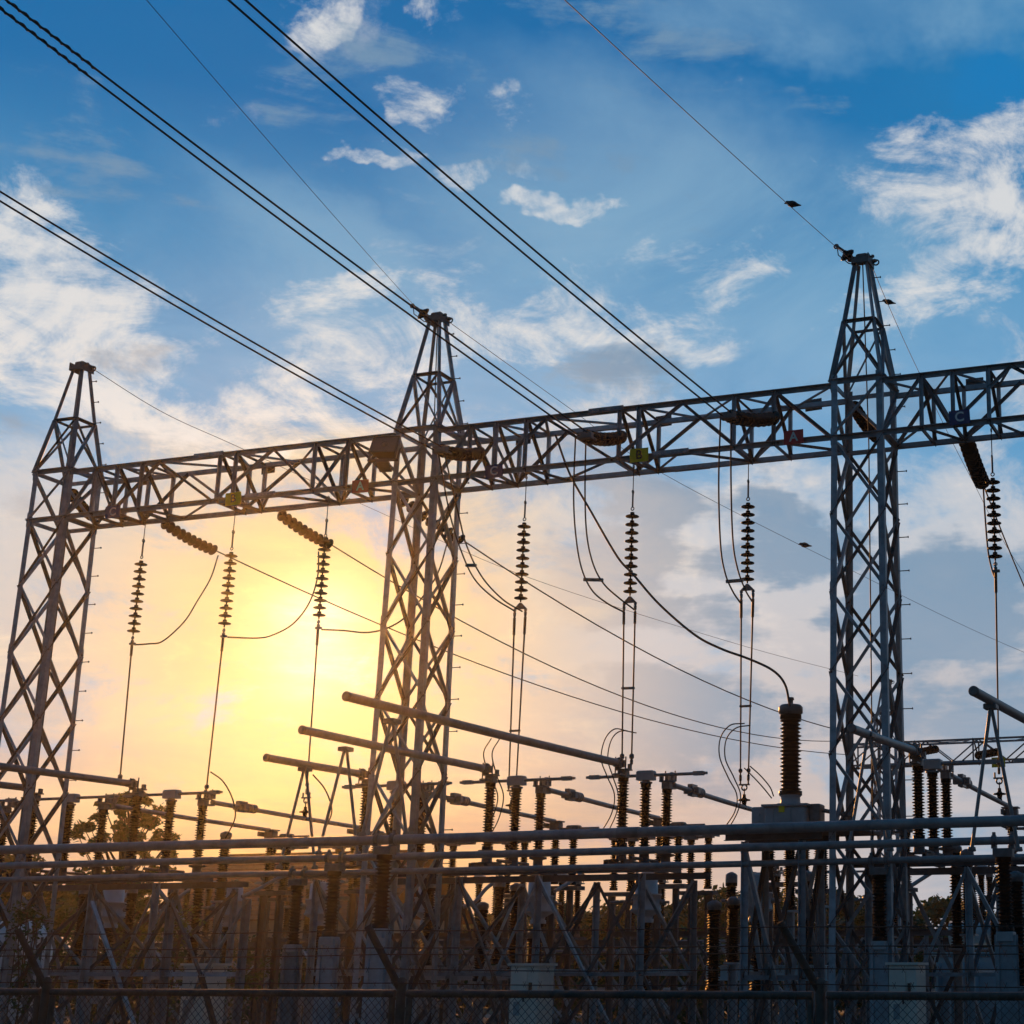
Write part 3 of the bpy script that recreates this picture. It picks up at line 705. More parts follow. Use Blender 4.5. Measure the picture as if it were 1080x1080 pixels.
def small_post(px, ax, label):
    Y_ = min((Q((ax, 29.6 + k * .1, zt_ - .17))[0] - px) ** 2 * 1000 + 29.6 + k * .1 for k in range(56)) % 1000
    ys_ = [29.6 + k * .1 for k in range(56)]; Y_ = min(ys_, key=lambda y: abs(Q((ax, y, zt_ - .17))[0] - px))
    p = V((ax, Y_, zt_ - .02)); t = thing('hook_insulator', label, 'insulator', 'small insulators standing on tubes', p)
    MB().lathe((0, 0, 0), (0, 0, -1), [(-.22, .012), (-.1, .014), (-.09, .035), (-.03, .04), (0, .06), (.015, .13), (.04, .135), (.05, .06), (.12, .045), (.14, .05), (.22, .05)], 14).build('shed', PORC, t)
    HP.append(p)
    MB().torus((0, 0, .24), (0, 1, 0), .06, .018, 14, 6).tube([(-.09, 0, .3), (-.09, 0, .42)], .02, 6).tube([(.09, 0, .3), (.09, 0, .42)], .02, 6).bar((-.12, 0, .3), (.12, 0, .3), .05, .03).build('yoke', CAST, t)
small_post(322, -23.12, 'small disc insulator standing on a tube in the sun glow')
small_post(785, -12.54, 'small disc insulator standing on the tube left of the tall bushing')
small_post(1055, -7.08, 'small disc insulator standing on the tube at the right edge')
small_post(540, -17.85, 'small disc insulator between two disconnectors right of the middle tower')
AX = [-28.3, -25.67, -23.12, -17.85, -15.22, -12.54, -7.08, -4.40]       # disconnector lines; z of the tubes 5.6
dropper(SB[0], [P(126, 827, 26.9)], 'single dropper below the first hanging string from the left')
dropper(SB[1], [P(217, 839, 29.1)], 'single dropper below the hanging string nearest the yellow B sign at left')
dropper(SB[2], [HP[0] + V((0, 0, .40))], 'single dropper in front of the sun glow')
dropper(SB[3], [HP[3] + V((-.09, 0, .36)), HP[3] + V((.09, 0, .36))], 'twin dropper just right of the middle tower', .62)
dropper(SB[4], [P(656, 806, 27.3), P(666, 806, 27.3)], 'twin dropper below the middle yellow B sign', .5)
dropper(SB[5], [HP[1] + V((-.09, 0, .40)), HP[1] + V((.09, 0, .40))], 'twin dropper left of the tall ribbed bushing', .54)
dropper(SB[6], [HP[2] + V((0, 0, .40))], 'single dropper at the right edge')
GL = 'twin loops at the foot of the droppers'
jumper([[(662, 771), (648, 769), (638, 780), (634, 800), (640, 818), (648, 838), (645, 858), (634, 878)], [(671, 773), (655, 771), (645, 780), (641, 800), (646, 818), (652, 838), (650, 858), (640, 880)]], 27.2, 28.6, 'twin loop curling left at the foot of the dropper below the middle yellow sign', .012)
jumper([[(785, 763), (770, 765), (760, 778), (759, 798), (768, 820), (777, 838), (775, 856), (762, 876)], [(791, 765), (776, 768), (766, 780), (765, 800), (774, 820), (781, 838), (778, 856), (766, 878)]], 27.0, 28.6, 'twin loop curling left of the tall ribbed bushing', .012)
jumper([[(785, 810), (797, 822), (806, 832), (814, 842)], [(791, 808), (802, 818), (812, 830), (816, 840)]], 26.9, 27.0, 'short twin leads dropping right onto the bushing tank', .012)
jumper([[(222, 814), (235, 824), (245, 842), (248, 862), (238, 884)]], 27.2, 28.2, 'single loop beside the disconnector left of the sun', .014)
jumper([[(330, 817), (343, 833), (350, 855), (343, 874)]], 26.6, 27.6, 'single loop hanging from the short tube in the sun glow', .014)
jumper([[(518, 779), (510, 795), (516, 818), (525, 840), (518, 866), (507, 884)], [(527, 779), (519, 795), (524, 818), (531, 840), (525, 866), (513, 886)]], 27.2, 28.4, 'twin loop beside the disconnector right of the middle tower', .012)

# ---------------------------------------------------------------- post insulators, disconnectors
def ins_profile(L, R, rc, pitch=.05, cap=.07):
    pr = [(0, rc * 1.5), (cap, rc * 1.5), (cap + .002, rc)]
    n = int((L - 2 * cap) / pitch); s = (L - 2 * cap) / n
    for i in range(n):
        z = cap + i * s; k = 1.0 if i % 2 == 0 else .9
        pr += [(z + s * .18, rc), (z + s * .45, R * k * .97), (z + s * .58, R * k), (z + s * .85, rc * 1.05)]
    pr += [(L - cap, rc), (L - cap + .002, rc * 1.4), (L, rc * 1.4)]
    return pr
def ribbed(L, R, rc, m_=None, pitch=.05, n=14):
    return MB().lathe((0, 0, 0), (0, 0, 1), ins_profile(L, R, rc, pitch), n)
ZB = 4.12; INS = 1.22
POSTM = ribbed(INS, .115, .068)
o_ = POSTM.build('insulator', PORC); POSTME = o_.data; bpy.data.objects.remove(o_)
def inst(me, name, parent, loc, sc_=None):
    o = bpy.data.objects.new(name, me); C.objects.link(o); o.parent = parent; o.location = loc
    if sc_: o.scale = sc_
    return o
def disconnector(loc, label, grp='open disconnectors in the near row', blade=1.12, arm=True, ang=0.0):
    t = thing('disconnector', label, 'switch', grp, loc)          # origin under the near insulator at z = base top
    m = MB().chan((-.16, -.30, -.27), (-.16, 2.30, -.27), .08, .10, (0, 0, -1)).chan((.16, -.30, -.27), (.16, 2.30, -.27), .08, .10, (0, 0, -1))
    for y in (0, 1, 2):
        m.lathe((0, y, -.215), (0, y, .02), [(0, .16), (.02, .16), (.021, .10), (.18, .09), (.2, .17), (.235, .17)], 14).box((-.24, y - .13, -.219), (.24, y + .13, -.20))
    m.tube([(0, .4, -.14), (0, 1.6, -.14)], .03, 8); m.build('base_frame', GALVD, t)
    for y in (0, 1.0, 2.0): inst(POSTME, 'insulator', t, (0, y, .022))
    z = INS + .022
    for y in (0, 2.0):
        c = MB().rbox((-.085, y - .09, z), (.085, y + .09, z + .13), .015).box((-.13, y - .10, z + .131), (.13, y + .10, z + .155))
        s = -1 if y == 0 else 1
        c.box((-.07, y + s * .09, z + .02), (.07, y + s * .30, z + .05)).box((-.07, y + s * .09, z + .17), (-.03, y + s * .30, z + .30)).box((.03, y + s * .09, z + .17), (.07, y + s * .30, z + .30))
        c.box((-.15, y - .04, z + .156), (-.09, y + .04, z + .27)).box((.09, y - .03, z + .156), (.14, y + .05, z + .24)).torus((0, y + s * .2, z + .24), (0, 1, 0), .085, .022, 14, 6)
        for k in (-1, 1): c.lathe((k * .1, y + s * .14, z + .06), (k * .1, y + s * .14, z + .36), [(0, .014), (.3, .014)], 6)
        c.build('contact', CAST, t)
    if arm:
        MB().rbox((-.17, .90, z + .06), (.17, 1.10, z + .235), .02).build('rotor_box', TANKP, t)
        MB().lathe((0, 1, z), (0, 1, z + .06), [(0, .12), (.03, .12), (.031, .07), (.06, .07)], 14).build('turntable', CAST, t)
        b = MB().tube([(-blade, 1, z + .15), (-.165, 1, z + .15)], .030, 10).tube([(.165, 1, z + .15), (blade - .16, 1, z + .15)], .030, 10)
        for s in (-1, 1):
            b.box(sorted2(s * (blade - .17), s * (blade + .03), .955, 1.045, z + .115, z + .19)[0], sorted2(s * (blade - .17), s * (blade + .03), .955, 1.045, z + .115, z + .19)[1])
            b.box(sorted2(s * (blade + .031), s * (blade + .10), .975, 1.025, z + .13, z + .175)[0], sorted2(s * (blade + .031), s * (blade + .10), .975, 1.025, z + .13, z + .175)[1])
        b.build('blade', ALU, t)
    return t
dn = {0: 'disconnector standing left of the picture beside the far left tower', 1: 'disconnector with open arm in front of the far left tower base', 2: 'disconnector with open arm left of the sun, beside the leafy tree top',
      3: 'disconnector with open arm at the foot of the middle tower', 4: 'disconnector with open arm just right of the middle tower', 5: 'disconnector with open arm under the middle yellow B sign',
      6: 'disconnector with open arm at the foot of the right tower', 7: 'disconnector at the right edge behind the short tilted tube'}
first = None
for k, x in enumerate(AX):
    loc = (x, 27.3, ZB)
    if first is None: first = disconnector(loc, dn[k])
    else: dup(first, dn[k], loc)
# tubes
def busbar(p, q, r, label, grp, caps=True, clamps=(), m_=None):
    p = V(p); q = V(q); t = thing('busbar_tube', label, 'busbar', grp, p)
    n = 12; L = (q - p).length
    MB().tube([V((0, 0, 0)), (q - p) * .5 - V((0, 0, min(.02, L * .002))), q - p], r, 16).build('tube', m_ or ALU, t)
    c = None; d = (q - p).normalized()
    for a, s in ((V((0, 0, 0)), -1), (q - p, 1)):
        MB().lathe(a + d * s * -.03, a + d * s * .02, [(0, r * 1.06), (.04, r * 1.06), (.05, r * .8)], 14).build('end_cap', CAST, t)
    for u in clamps:
        a = (q - p) * u
        MB().tube([a - d * .12, a - d * .06], r * 1.35, 12).tube([a + d * .06, a + d * .12], r * 1.35, 12).bar(a + V((0, 0, -r * 1.5)) - d * .13, a + V((0, 0, -r * 1.5)) + d * .13, r * 2.4, .03).build('clamp', CAST, t)
    return t
GB = 'short raised busbar tubes joining the disconnectors'
YE = {1: 24.0, 0: 24, 2: 19.6, 3: 24.8, 4: 22.5, 5: 20.0, 6: 23.8, 7: 21.6}
tl = {0: 'raised tube beside the far left tower, left of the picture', 1: 'raised tube at far left, second from the picture edge', 2: 'raised tube entering at the left edge, ending at the first big disconnector',
      3: 'shortest and lowest raised tube, with its open end in the sun glow', 4: 'raised tube whose open end is right of the sun, middle of three', 5: 'longest raised tube, highest of the three crossing the middle tower',
      6: 'raised tube with open end in front of the right tower', 7: 'steeply tilted looking raised tube at the right edge'}
zt_ = ZB + INS + .022 + .235
NX = {0: -.5, 1: -.6, 2: -.75, 3: -.48, 4: -.78, 5: -.99, 6: -.11, 7: -.41}
YE.update({5: 20.0, 4: 22.5, 3: 24.8})
ZN = {5: .13, 4: .1, 3: .02, 6: -.1, 7: 0}
for k, x in enumerate(AX):
    busbar((x + NX[k], YE[k], zt_ + .04 + ZN.get(k, 0)), (x, 27.0, zt_ + .0), .068, tl[k], GB)
# A frames under the raised tubes
PZ = {0: (20.9, 3.83), 1: (23.4, 3.78), 2: (25.9, 3.71)}
def aframe(x, y, z0, label, top=None):
    top = (top or zt_) - .03
    t = thing('tube_trestle', label, 'support', 'A shaped trestles under the raised tubes', (x, y, z0))
    h = top - z0
    for s in (-1, 1):
        MB().tube([(0, s * .03, h - .03), (s * .30, s * .10, .0)], .026, 8).lathe((s * .30, s * .10, .03), (s * .30, s * .10, -.03), [(0, .05), (.05, .06), (.06, .05)], 10).build('leg', ALU, t)
    MB().rbox((-.09, -.11, h - .06), (.09, .11, h + .01), .012).build('saddle', CAST, t)
aframe(AX[5] + NX[5] * (27 - 21.0) / (27 - YE[5]), 21.0, 3.91, 'A shaped trestle under the highest raised tube, by the middle tower')
aframe(AX[4] + NX[4] * (27 - 23.5) / (27 - YE[4]), 23.5, 3.86, 'A shaped trestle under the middle raised tube, right of the sun')
aframe(AX[3] + NX[3] * (27 - 25.7) / (27 - YE[3]), 25.7, 3.80, 'A shaped trestle under the lowest raised tube in the sun glow')
aframe(AX[2] + NX[2] * (27 - 21.0) / (27 - YE[2]), 21.0, 3.91, 'A shaped trestle left of the picture under the left raised tube')
aframe(AX[6] + NX[6] * (27 - 24.6) / (27 - YE[6]), 24.6, 3.80, 'A shaped trestle in front of the base of the right tower')
aframe(AX[7] + NX[7] * (27 - 22.4) / (27 - YE[7]), 22.4, 3.60, 'tall A shaped trestle at the right edge')
# the three long horizontal pipes and their posts
GP = 'three long horizontal pipes across the picture'
for k, (y, z) in PZ.items():
    lb = ['nearest and thickest long horizontal pipe, topmost of three', 'second long horizontal pipe, between the other two', 'third long horizontal pipe, lowest of the three'][k]
    t = thing('bus_pipe', lb, 'busbar', GP, (0, y, z))
    MB().tube([(-40, 0, .02), (-30, 0, -.015), (-20, 0, .0), (-12.3, 0, -.01), (-5, 0, .01), (3, 0, 0), (8, 0, 0)], (.069, .057, .052)[k], 16).build('tube', ALU, t)
    xs = {0: (-13.6, -6.3), 1: (-15.9, -4.8, -26), 2: (-18.0, -7.66)}[k]
    for jx in ({0: (-20.6, -9.5), 1: (-18.3, -8.6), 2: (-21.5, -11)}[k]):
        MB().tube([(jx - .16, 0, 0), (jx + .16, 0, 0)], (.074, .061, .056)[k], 16).build('sleeve', ALU, t)
PL = 1.02
PMm = ribbed(PL, .125, .08); o_ = PMm.build('insulator', PORC); PME = o_.data; bpy.data.objects.remove(o_)
def pipe_post(x, y, z, label, col_w=.30):
    zi = z - .22 - PL
    t = thing('pipe_post', label, 'insulator post', 'insulator posts carrying the long pipes', (x, y, 0))
    inst(PME, 'insulator', t, (0, 0, zi))
    c = MB().rbox((-.14, -.10, zi + PL + .001), (.14, .10, zi + PL + .12), .015)
    for s in (-.13, .13): c.tube([(s - .03, 0, z), (s + .03, 0, z)], .088, 14).box((s - .035, -.05, zi + PL + .12), (s + .035, .05, z - .06)).lathe((s, .0, z + .07), (s, 0, z + .13), [(0, .03), (.06, .025)], 8)
    c.build('clamp', CAST, t)
    # pedestal: two channels with a cap plate
    m = MB(); w = col_w / 2
    m.chan((-w + .03, 0, 0), (-w + .03, 0, zi - .04), .16, .06, (-1, 0, 0)).chan((w - .03, 0, 0), (w - .03, 0, zi - .04), .16, .06, (1, 0, 0))
    m.box((-w + .062, -.05, .2), (w - .062, -.04, zi - .045))
    m.build('column', GALV, t)
    MB().rbox((-.12, -.12, zi - .13), (.12, .12, zi - .002), .01).build('cap_plate', TANKP, t)
    MB().rbox((-.35, -.35, 0), (.35, .35, .18), .03).build('footing', CONC, t)
for (px, py, k, lb) in [(407, 881, 0, 'ribbed insulator post under the nearest long pipe, beside the middle tower foot'), (354, 904, 1, 'ribbed insulator post under the second long pipe, left of the middle tower'), (315, 919, 2, 'ribbed insulator post under the third long pipe, second of three left of the middle tower'),
                        (927, 910, 2, 'ribbed insulator post under the third long pipe at the right tower foot'), (1058, 889, 1, 'ribbed insulator post under the second long pipe at the right edge')]:
    y, z = PZ[k]; pipe_post(P(px, py, y).x, y, z, lb)
for x, k, lb in [(-4.1, 0, 'ribbed insulator post under the nearest long pipe beyond the right edge'), (-26, 0, 'ribbed insulator post under the nearest pipe far left'), (-27, 1, 'ribbed insulator post under the second pipe far left'), (-28, 2, 'ribbed insulator post under the third pipe far left')]:
    if x < -4.2 or True:
        if x == -4.1: x = -2.9
        pipe_post(x, PZ[k][0], PZ[k][1], lb)

# ---------------------------------------------------------------- stands
def stand(xs, ys, ztop, label, zmid=1.95, cw=.10, bw=.06, top=True, grp='steel stands under the equipment', mat_=None, alt=0):
    x0, y0 = xs[0], ys[0]; t = thing('steel_stand', label, 'support', grp, (x0, y0, 0)); o = V((x0, y0, 0))
    mt = mat_ or GALV
    def piece(nm, p, q, w, hint, mm=None, ch=False):
        m = MB(); (m.chan(V(p) - o, V(q) - o, w, w * .7, hint) if ch else m.angle(V(p) - o, V(q) - o, w, hint)); m.build(nm, mm or mt, t)
    for y in ys:
        for x in xs:
            piece('column', (x, y, 0), (x, y, ztop - .14), cw, (0, -1, 0))
        if top:
            piece('top_beam', (xs[0] - .35, y, ztop - .06), (xs[-1] + .35, y, ztop - .06), .12, (0, 1 if y > y0 else -1, 0), GALVD, True)
    for i in range(len(xs) - 1):
        a, b = xs[i], xs[i + 1]
        for j, y in enumerate(ys):
            hn = (0, -1, 0) if j == 0 else (0, 1, 0); s = -1 if j == 0 else 1; e1, e2 = y + s * .03, y - s * .035
            mode = (i + alt + j) % 2
            if mode == 0:
                piece('brace', (a, e1, ztop - .15), (b, e1, .25), bw * 1.25, hn); piece('brace', (b, e2, ztop - .15), (a, e2, .25), bw * 1.25, hn, GALVD)  # one diagonal of each pair is coloured darker, as if in shade
            else:
                piece('brace', (a, e1, ztop - .15), ((a + b) / 2, e1, zmid), bw, hn, GALVD); piece('brace', (b, e2, ztop - .15), ((a + b) / 2, e2, zmid), bw, hn)
                piece('brace', (a, e2, .2), ((a + b) / 2, e2, zmid), bw, hn); piece('brace', (b, e1, .2), ((a + b) / 2, e1, zmid), bw, hn, GALVD)
            piece('rail', (a, y + s * .005, zmid), (b, y + s * .005, zmid), bw, (0, 0, 1))
    if len(ys) > 1:
        for i, x in enumerate(xs):
            piece('brace', (x - .03, ys[0], ztop - .2), (x - .03, ys[-1], zmid), bw, (-1, 0, 0)); piece('brace', (x + .03, ys[-1], ztop - .2), (x + .03, ys[0], zmid), bw, (1, 0, 0), GALVD)
            piece('brace', (x - .03, ys[0], zmid - .1), (x - .03, ys[-1], .2), bw, (-1, 0, 0)); piece('brace', (x + .03, ys[-1], zmid - .1), (x + .03, ys[0], .2), bw, (1, 0, 0), GALVD)
            piece('rail', (x, ys[0], zmid + .06), (x, ys[-1], zmid + .06), bw, (0, 0, 1))
    for x in xs: 
        for y in ys: MB().rbox((x - x0 - .22, y - y0 - .22, 0), (x - x0 + .22, y - y0 + .22, .16), .02).build('footing', CONC, t)
    return t
zs_ = ZB - .325
stand([-29.3, -27.2, -25.6, -23.7, -22.2], (27.0, 29.4), zs_, 'long braced steel stand under the disconnectors at far left')
stand([-18.6, -17.1, -15.6, -14.0, -12.0], (27.0, 29.4), zs_, 'long braced steel stand under the three disconnectors right of the sun', alt=1)
stand([-7.9, -6.2, -4.4, -2.6], (27.0, 29.4), zs_, 'braced steel stand under the disconnectors at right', alt=1)
# nearer stands of big diagonal angles, left and right of the middle
stand([P(100, 930, 24.6).x, P(163, 930, 24.6).x + .4, P(262, 930, 24.6).x], (24.6,), 3.35, 'dark braced stand under the pipes at left, near the white tank', cw=.11, bw=.075, alt=0, top=False)
# ---------------------------------------------------------------- tall bushing on its stand
pt = P(834, 748, 26.3); zt2 = pt.z; tx = pt.x; zb2 = P(834, 839, 26.3).z
t = thing('voltage_transformer', 'tall black ribbed bushing on a grey bolted tank, left of the right tower', 'transformer', None, (tx, 26.3, zb2))
H = zt2 - zb2
ribbed(H - .1, .185, .13, pitch=.062, n=20).build('bushing', PORC, t)
MB().lathe((0, 0, H - .1), (0, 0, H + .1), [(0, .16), (.03, .205), (.13, .205), (.15, .19), (.17, .17), (.171, .04), (.25, .04), (.26, .06), (.3, .05)], 20).build('cap', CAST, t)
MB().lathe((0, 0, -.16), (0, 0, 0), [(0, .24), (.02, .24), (.021, .17), (.13, .16), (.16, .19)], 20).build('neck', TANKP, t)
MB().rbox((-.36, -.30, -.56), (.36, .30, -.20), .03).box((-.40, -.34, -.20), (.40, .34, -.165)).box((-.39, -.33, -.60), (.39, .33, -.562)).box((-.2, -.32, -.52), (-.19, -.302, -.24)).box((.1, -.32, -.52), (.11, -.302, -.24)).build('tank', TANKP, t)
MB().rbox((-.62, -.2, -.50), (-.362, .12, -.19), .015).lathe((-.49, -.2, -.30), (-.49, -.24, -.30), [(0, .03), (.03, .03)], 10).lathe((-.49, -.2, -.40), (-.49, -.24, -.40), [(0, .03), (.03, .03)], 10).build('terminal_box', TANKP, t)
MB().box((-.10, -.318, -.30), (-.0, -.303, -.2)).build('plate', YEL, t)
MB().rbox((.362, -.14, -.44), (.56, .14, -.16), .02).tube([(.56, 0, -.26), (1.05, .1, -.36)], .035, 10).build('valve', CAST, t)
zp = zb2 - .60
m_st = stand([P(785, 900, 25.9).x, P(845, 900, 25.9).x], (25.9, 26.9), zp - .03, 'pale steel stand carrying the tall ribbed bushing', zmid=1.9, cw=.10, bw=.07, alt=0)
g = MB().box((-.3, -.2, 0), (2.0, 1.3, .03)); o = g.build('platform', GALVD, m_st); o.location = (0, -.05, zp - .03)
# second ribbed columns under and behind the platform
# ---------------------------------------------------------------- tubes beyond and second row
GB2 = 'far tubes behind the disconnectors'
RX = AX
for k, x in enumerate(RX[1:7]):
    lb = ['far tube left of the leafy tree', 'far tube passing behind the leafy tree top', 'far tube running from the middle tower foot', 'far tube behind the disconnector right of the middle tower', 'far tube running to the bushing tank', 'far tube going right from the right tower foot'][k]
    tt = busbar((x, 29.6, zt_ - .13), (x, 35.1, zt_ - .22), .05, lb, GB2)
    # line trap style grey coupling on the tube
    c = MB()
    for i in range(3): c.lathe((0, 1.2 + i * .09, -.012), (0, 1.28 + i * .09, -.013), [(0, .05), (.012, .10), (.06, .10), (.078, .05)], 14)
    c.tube([(0, .85, -.02), (0, 1.1, -.02)], .085, 10).box((-.16, .90, -.07), (.16, 1.02, .05)).box((-.05, .84, -.12), (.05, 1.12, .11))
    if k: c.build('coupling', PORCG, tt)
GR2 = 'ribbed posts in the second row'
names2 = ['first', 'second', 'third', 'fourth', 'fifth', 'sixth']
proto = None
for k, x in enumerate(RX[1:7]):
    lb = names2[k] + ' ribbed post from the left in the row behind the disconnectors, lifting a tube'
    loc = (x, 35.2, 0)
    if proto is None:
        t = thing('post_insulator', lb, 'insulator post', GR2, loc); proto = t
        inst(POSTME, 'insulator', t, (0, 0, 3.95))
        MB().rbox((-.13, -.11, 5.18), (.13, .11, 5.36), .02).box((-.2, -.13, 5.361), (.16, .13, 5.39)).box((-.18, -.3, 5.22), (-.13, .3, 5.33)).build('clamp', CAST, t)
        MB().rbox((.3, -.1, 5.14), (.62, .1, 5.28), .02).tube([(.13, 0, 5.2), (1.1, 0, 5.2)], .035, 8).build('contact_arm', CAST, t)
        inst(POSTME, 'insulator', t, (.46, 0, 3.92))
        MB().chan((0, -.08, 0), (0, -.08, 3.8), .18, .08, (0, -1, 0)).box((-.2, -.2, 3.81), (.7, .2, 3.9)).chan((.46, -.08, 0), (.46, -.08, 3.8), .14, .08, (0, -1, 0)).build('column', GALVD, t)
    else: dup(proto, lb, loc)
GR3 = 'ribbed posts in the third row'
for k in range(9):
    t = dup(proto, ORD[k] + ' ribbed post from the left in the third row, smaller looking', (-27.9 + k * 2.52, 38.4, 0)); t['group'] = GR3
    t.rotation_euler = (0, 0, pi if k % 2 else 0)
# far disconnectors, copies of the near ones
GF = 'far disconnectors behind the second row'
fx = [-33, -30.2, -27.4, -23.9, -21.3, -18.7, -14.6, -12, -9.4]
for k, x in enumerate(fx):
    c = dup(first, ORD[k] + ' disconnector from the left in the far row', (x, 41.5, 3.15)); c['group'] = GF
for i in range(3):
    stand([fx[3 * i] - .8, fx[3 * i] + 1.4, fx[3 * i + 1] + 1.4, fx[3 * i + 2] + .8], (41.3, 43.7), 2.82, ['left', 'middle', 'right'][i] + ' one of the far braced stands behind the current transformers', zmid=1.5, grp='far braced stands', alt=i % 2)
stand([-24.5, -22.6, -20.7, -18.8], (35.9, 37.2), 2.9, 'braced stand behind the current transformers, left of the middle tower', zmid=1.5, cw=.08, bw=.05, grp='braced stands behind the current transformers', alt=1)
stand([-16.4, -14.6, -12.8, -11.0, -9.2], (35.9, 37.2), 2.9, 'braced stand behind the current transformers, right of the middle tower', zmid=1.5, cw=.08, bw=.05, grp='braced stands behind the current transformers')
# ---------------------------------------------------------------- current transformers
GC = 'current transformers with grey tank heads'
ctp = None
cts = [(118, 'tank-headed current transformer near the left lattice stand'), (243, 'tank-headed current transformer above the left cream cabinet'), (337, 'tank-headed current transformer left of the middle tower foot'), (452, 'tank-headed current transformer behind the middle tower foot'), (568, 'tank-headed current transformer by the middle cream cabinet'),
       (681, 'tank-headed current transformer below the middle of the long pipes'), (798, 'tank-headed current transformer behind the pale stand'), (1072, 'tank-headed current transformer at the right edge'), (930, 'tank-headed current transformer behind the right tower foot')]
CTL = 1.45
m_ = ribbed(CTL, .155, .10, pitch=.055); o_ = m_.build('insulator', PORC); CTM = o_.data; bpy.data.objects.remove(o_)
for px, lb in cts:
    Yc = 33.0 if px < 900 or px > 1000 else 33.6
    x = P(px, 960, Yc).x
    if ctp is None:
        t = thing('current_transformer', lb, 'transformer', GC, (x, Yc, 0)); ctp = t
        inst(CTM, 'insulator', t, (0, 0, 1.55))
        MB().lathe((0, 0, 3.0), (0, 0, 4.2), [(0, .17), (.08, .17), (.081, .14), (.14, .16), (.24, .33), (.25, .335), (.28, .335), (.281, .315), (.56, .315), (.561, .33), (.59, .33), (.591, .25), (.93, .24), (.95, .2), (.97, .05)], 20).build('head', TANKP, t)
        MB().lathe((-.22, -.22, 3.42), (-.36, -.36, 3.42), [(0, .07), (.12, .07), (.121, .04), (.2, .04)], 12).tube([(-.36, -.36, 3.42), (-.6, -.5, 3.40)], .03, 8).lathe((.28, .05, 3.42), (.5, .1, 3.42), [(0, .06), (.12, .06), (.121, .03), (.22, .03)], 10).build('terminal', CAST, t)
        MB().rbox((-.24, -.24, 1.28), (.24, .24, 1.549), .03).build('base_box', TANKP, t)
        MB().angle((-.2, -.2, 0), (-.2, -.2, 1.27), .09, (0, -1, 0)).angle((.2, -.2, 0), (.2, -.2, 1.27), .09, (0, -1, 0)).angle((.2, .2, 0), (.2, .2, 1.27), .09, (0, 1, 0)).angle((-.2, .2, 0), (-.2, .2, 1.27), .09, (0, 1, 0)).bar((-.2, -.2, .2), (.2, -.2, 1.2), .05, .01, (0, -1, 0)).build('pedestal', GALV, t)
    else: dup(ctp, lb, (x, Yc, 0))
# white curved leads up from the transformers
GW = 'pale curved tubes rising from the current transformers'
for (pts, lb) in [([(112, 961), (122, 955), (133, 944), (140, 938)], 'short pale curved tube at left above the lattice stand'), ([(163, 961), (172, 960), (184, 950), (200, 938)], 'pale curved tube left of the left tank head'),
                  ([(255, 946), (272, 938), (290, 928), (303, 923)], 'pale curved tube right of the left tank head'), ([(486, 957), (500, 952), (512, 938), (522, 931), (532, 931)], 'pale arched tube behind the middle tower foot'),
                  ([(585, 940), (600, 931), (612, 922)], 'pale curved tube beside the middle tank head'), ([(940, 950), (960, 935), (988, 917)], 'pale slanting tube right of the right tower foot')]:
    o = MB().tube(curve(pxs(pts, 32.9, 34.0), 6), .045, 8).build('lead_tube', ALU); tag(o, lb, 'tube', GW)
# extra ribbed posts, background row of breakers with base channels
GK = 'circuit breaker poles on channel frames'
bm_ = ribbed(1.55, .13, .085); o_ = bm_.build('insulator', PORC); BKM = o_.data; bpy.data.objects.remove(o_)
bks = [(60, 140, 'left channel-framed circuit breaker behind the braced stand'), (155, 235, 'channel-framed circuit breaker left of the left cream cabinet'), (424, 540, 'channel-framed circuit breaker right of the middle tower foot'), (745, 872, 'channel-framed circuit breaker below the tall bushing')]
for a, b, lb in bks:
    Yb = 31.2
    xa, xb = P(a, 1026, Yb).x, P(b, 1026, Yb).x; z = P((a + b) / 2, 1026, Yb).z
    t = thing('circuit_breaker', lb, 'switch', GK, (xa, Yb, 0))
    L = xb - xa
    fr = MB()
    # channel with square holes near the ends
    zc = z; hh = .13
    segs = [(0, .12), (.30, L - .34), (L - .12, L)]
    for s0, s1 in segs: fr.box((s0, -.02, zc - hh), (s1, .02, zc + hh))
    for s0, s1 in ((.12, .30), (L - .34, L - .12)): fr.box((s0, -.0195, zc + .08), (s1, .0195, zc + hh)); fr.box((s0, -.0195, zc - hh), (s1, .0195, zc - .08))
    fr.box((0, -.10, zc + hh + .001), (L, .10, zc + hh + .015)); fr.box((0, -.10, zc - hh - .015), (L, .10, zc - hh - .001))
    fr.build('channel', BLUEP if a > 700 else TANKP, t)
    for u in (.12, .88): MB().chan((L * u, 0, 0), (L * u, 0, zc - hh - .02), .14, .08, (0, -1, 0)).build('column', GALV, t)
    for u in (.18, .82):
        inst(BKM, 'insulator', t, (L * u, .15, zc + hh + .04))
        MB().lathe((L * u, .15, zc + hh + 1.59), (L * u, .15, zc + hh + 1.8), [(0, .12), (.15, .12), (.18, .09), (.21, .03)], 14).build('cap', CAST, t)
    MB().box((L * .42, -.028, zc - .03), (L * .42 + .14, -.021, zc + .04)).build('name_plate', WHITE, t)
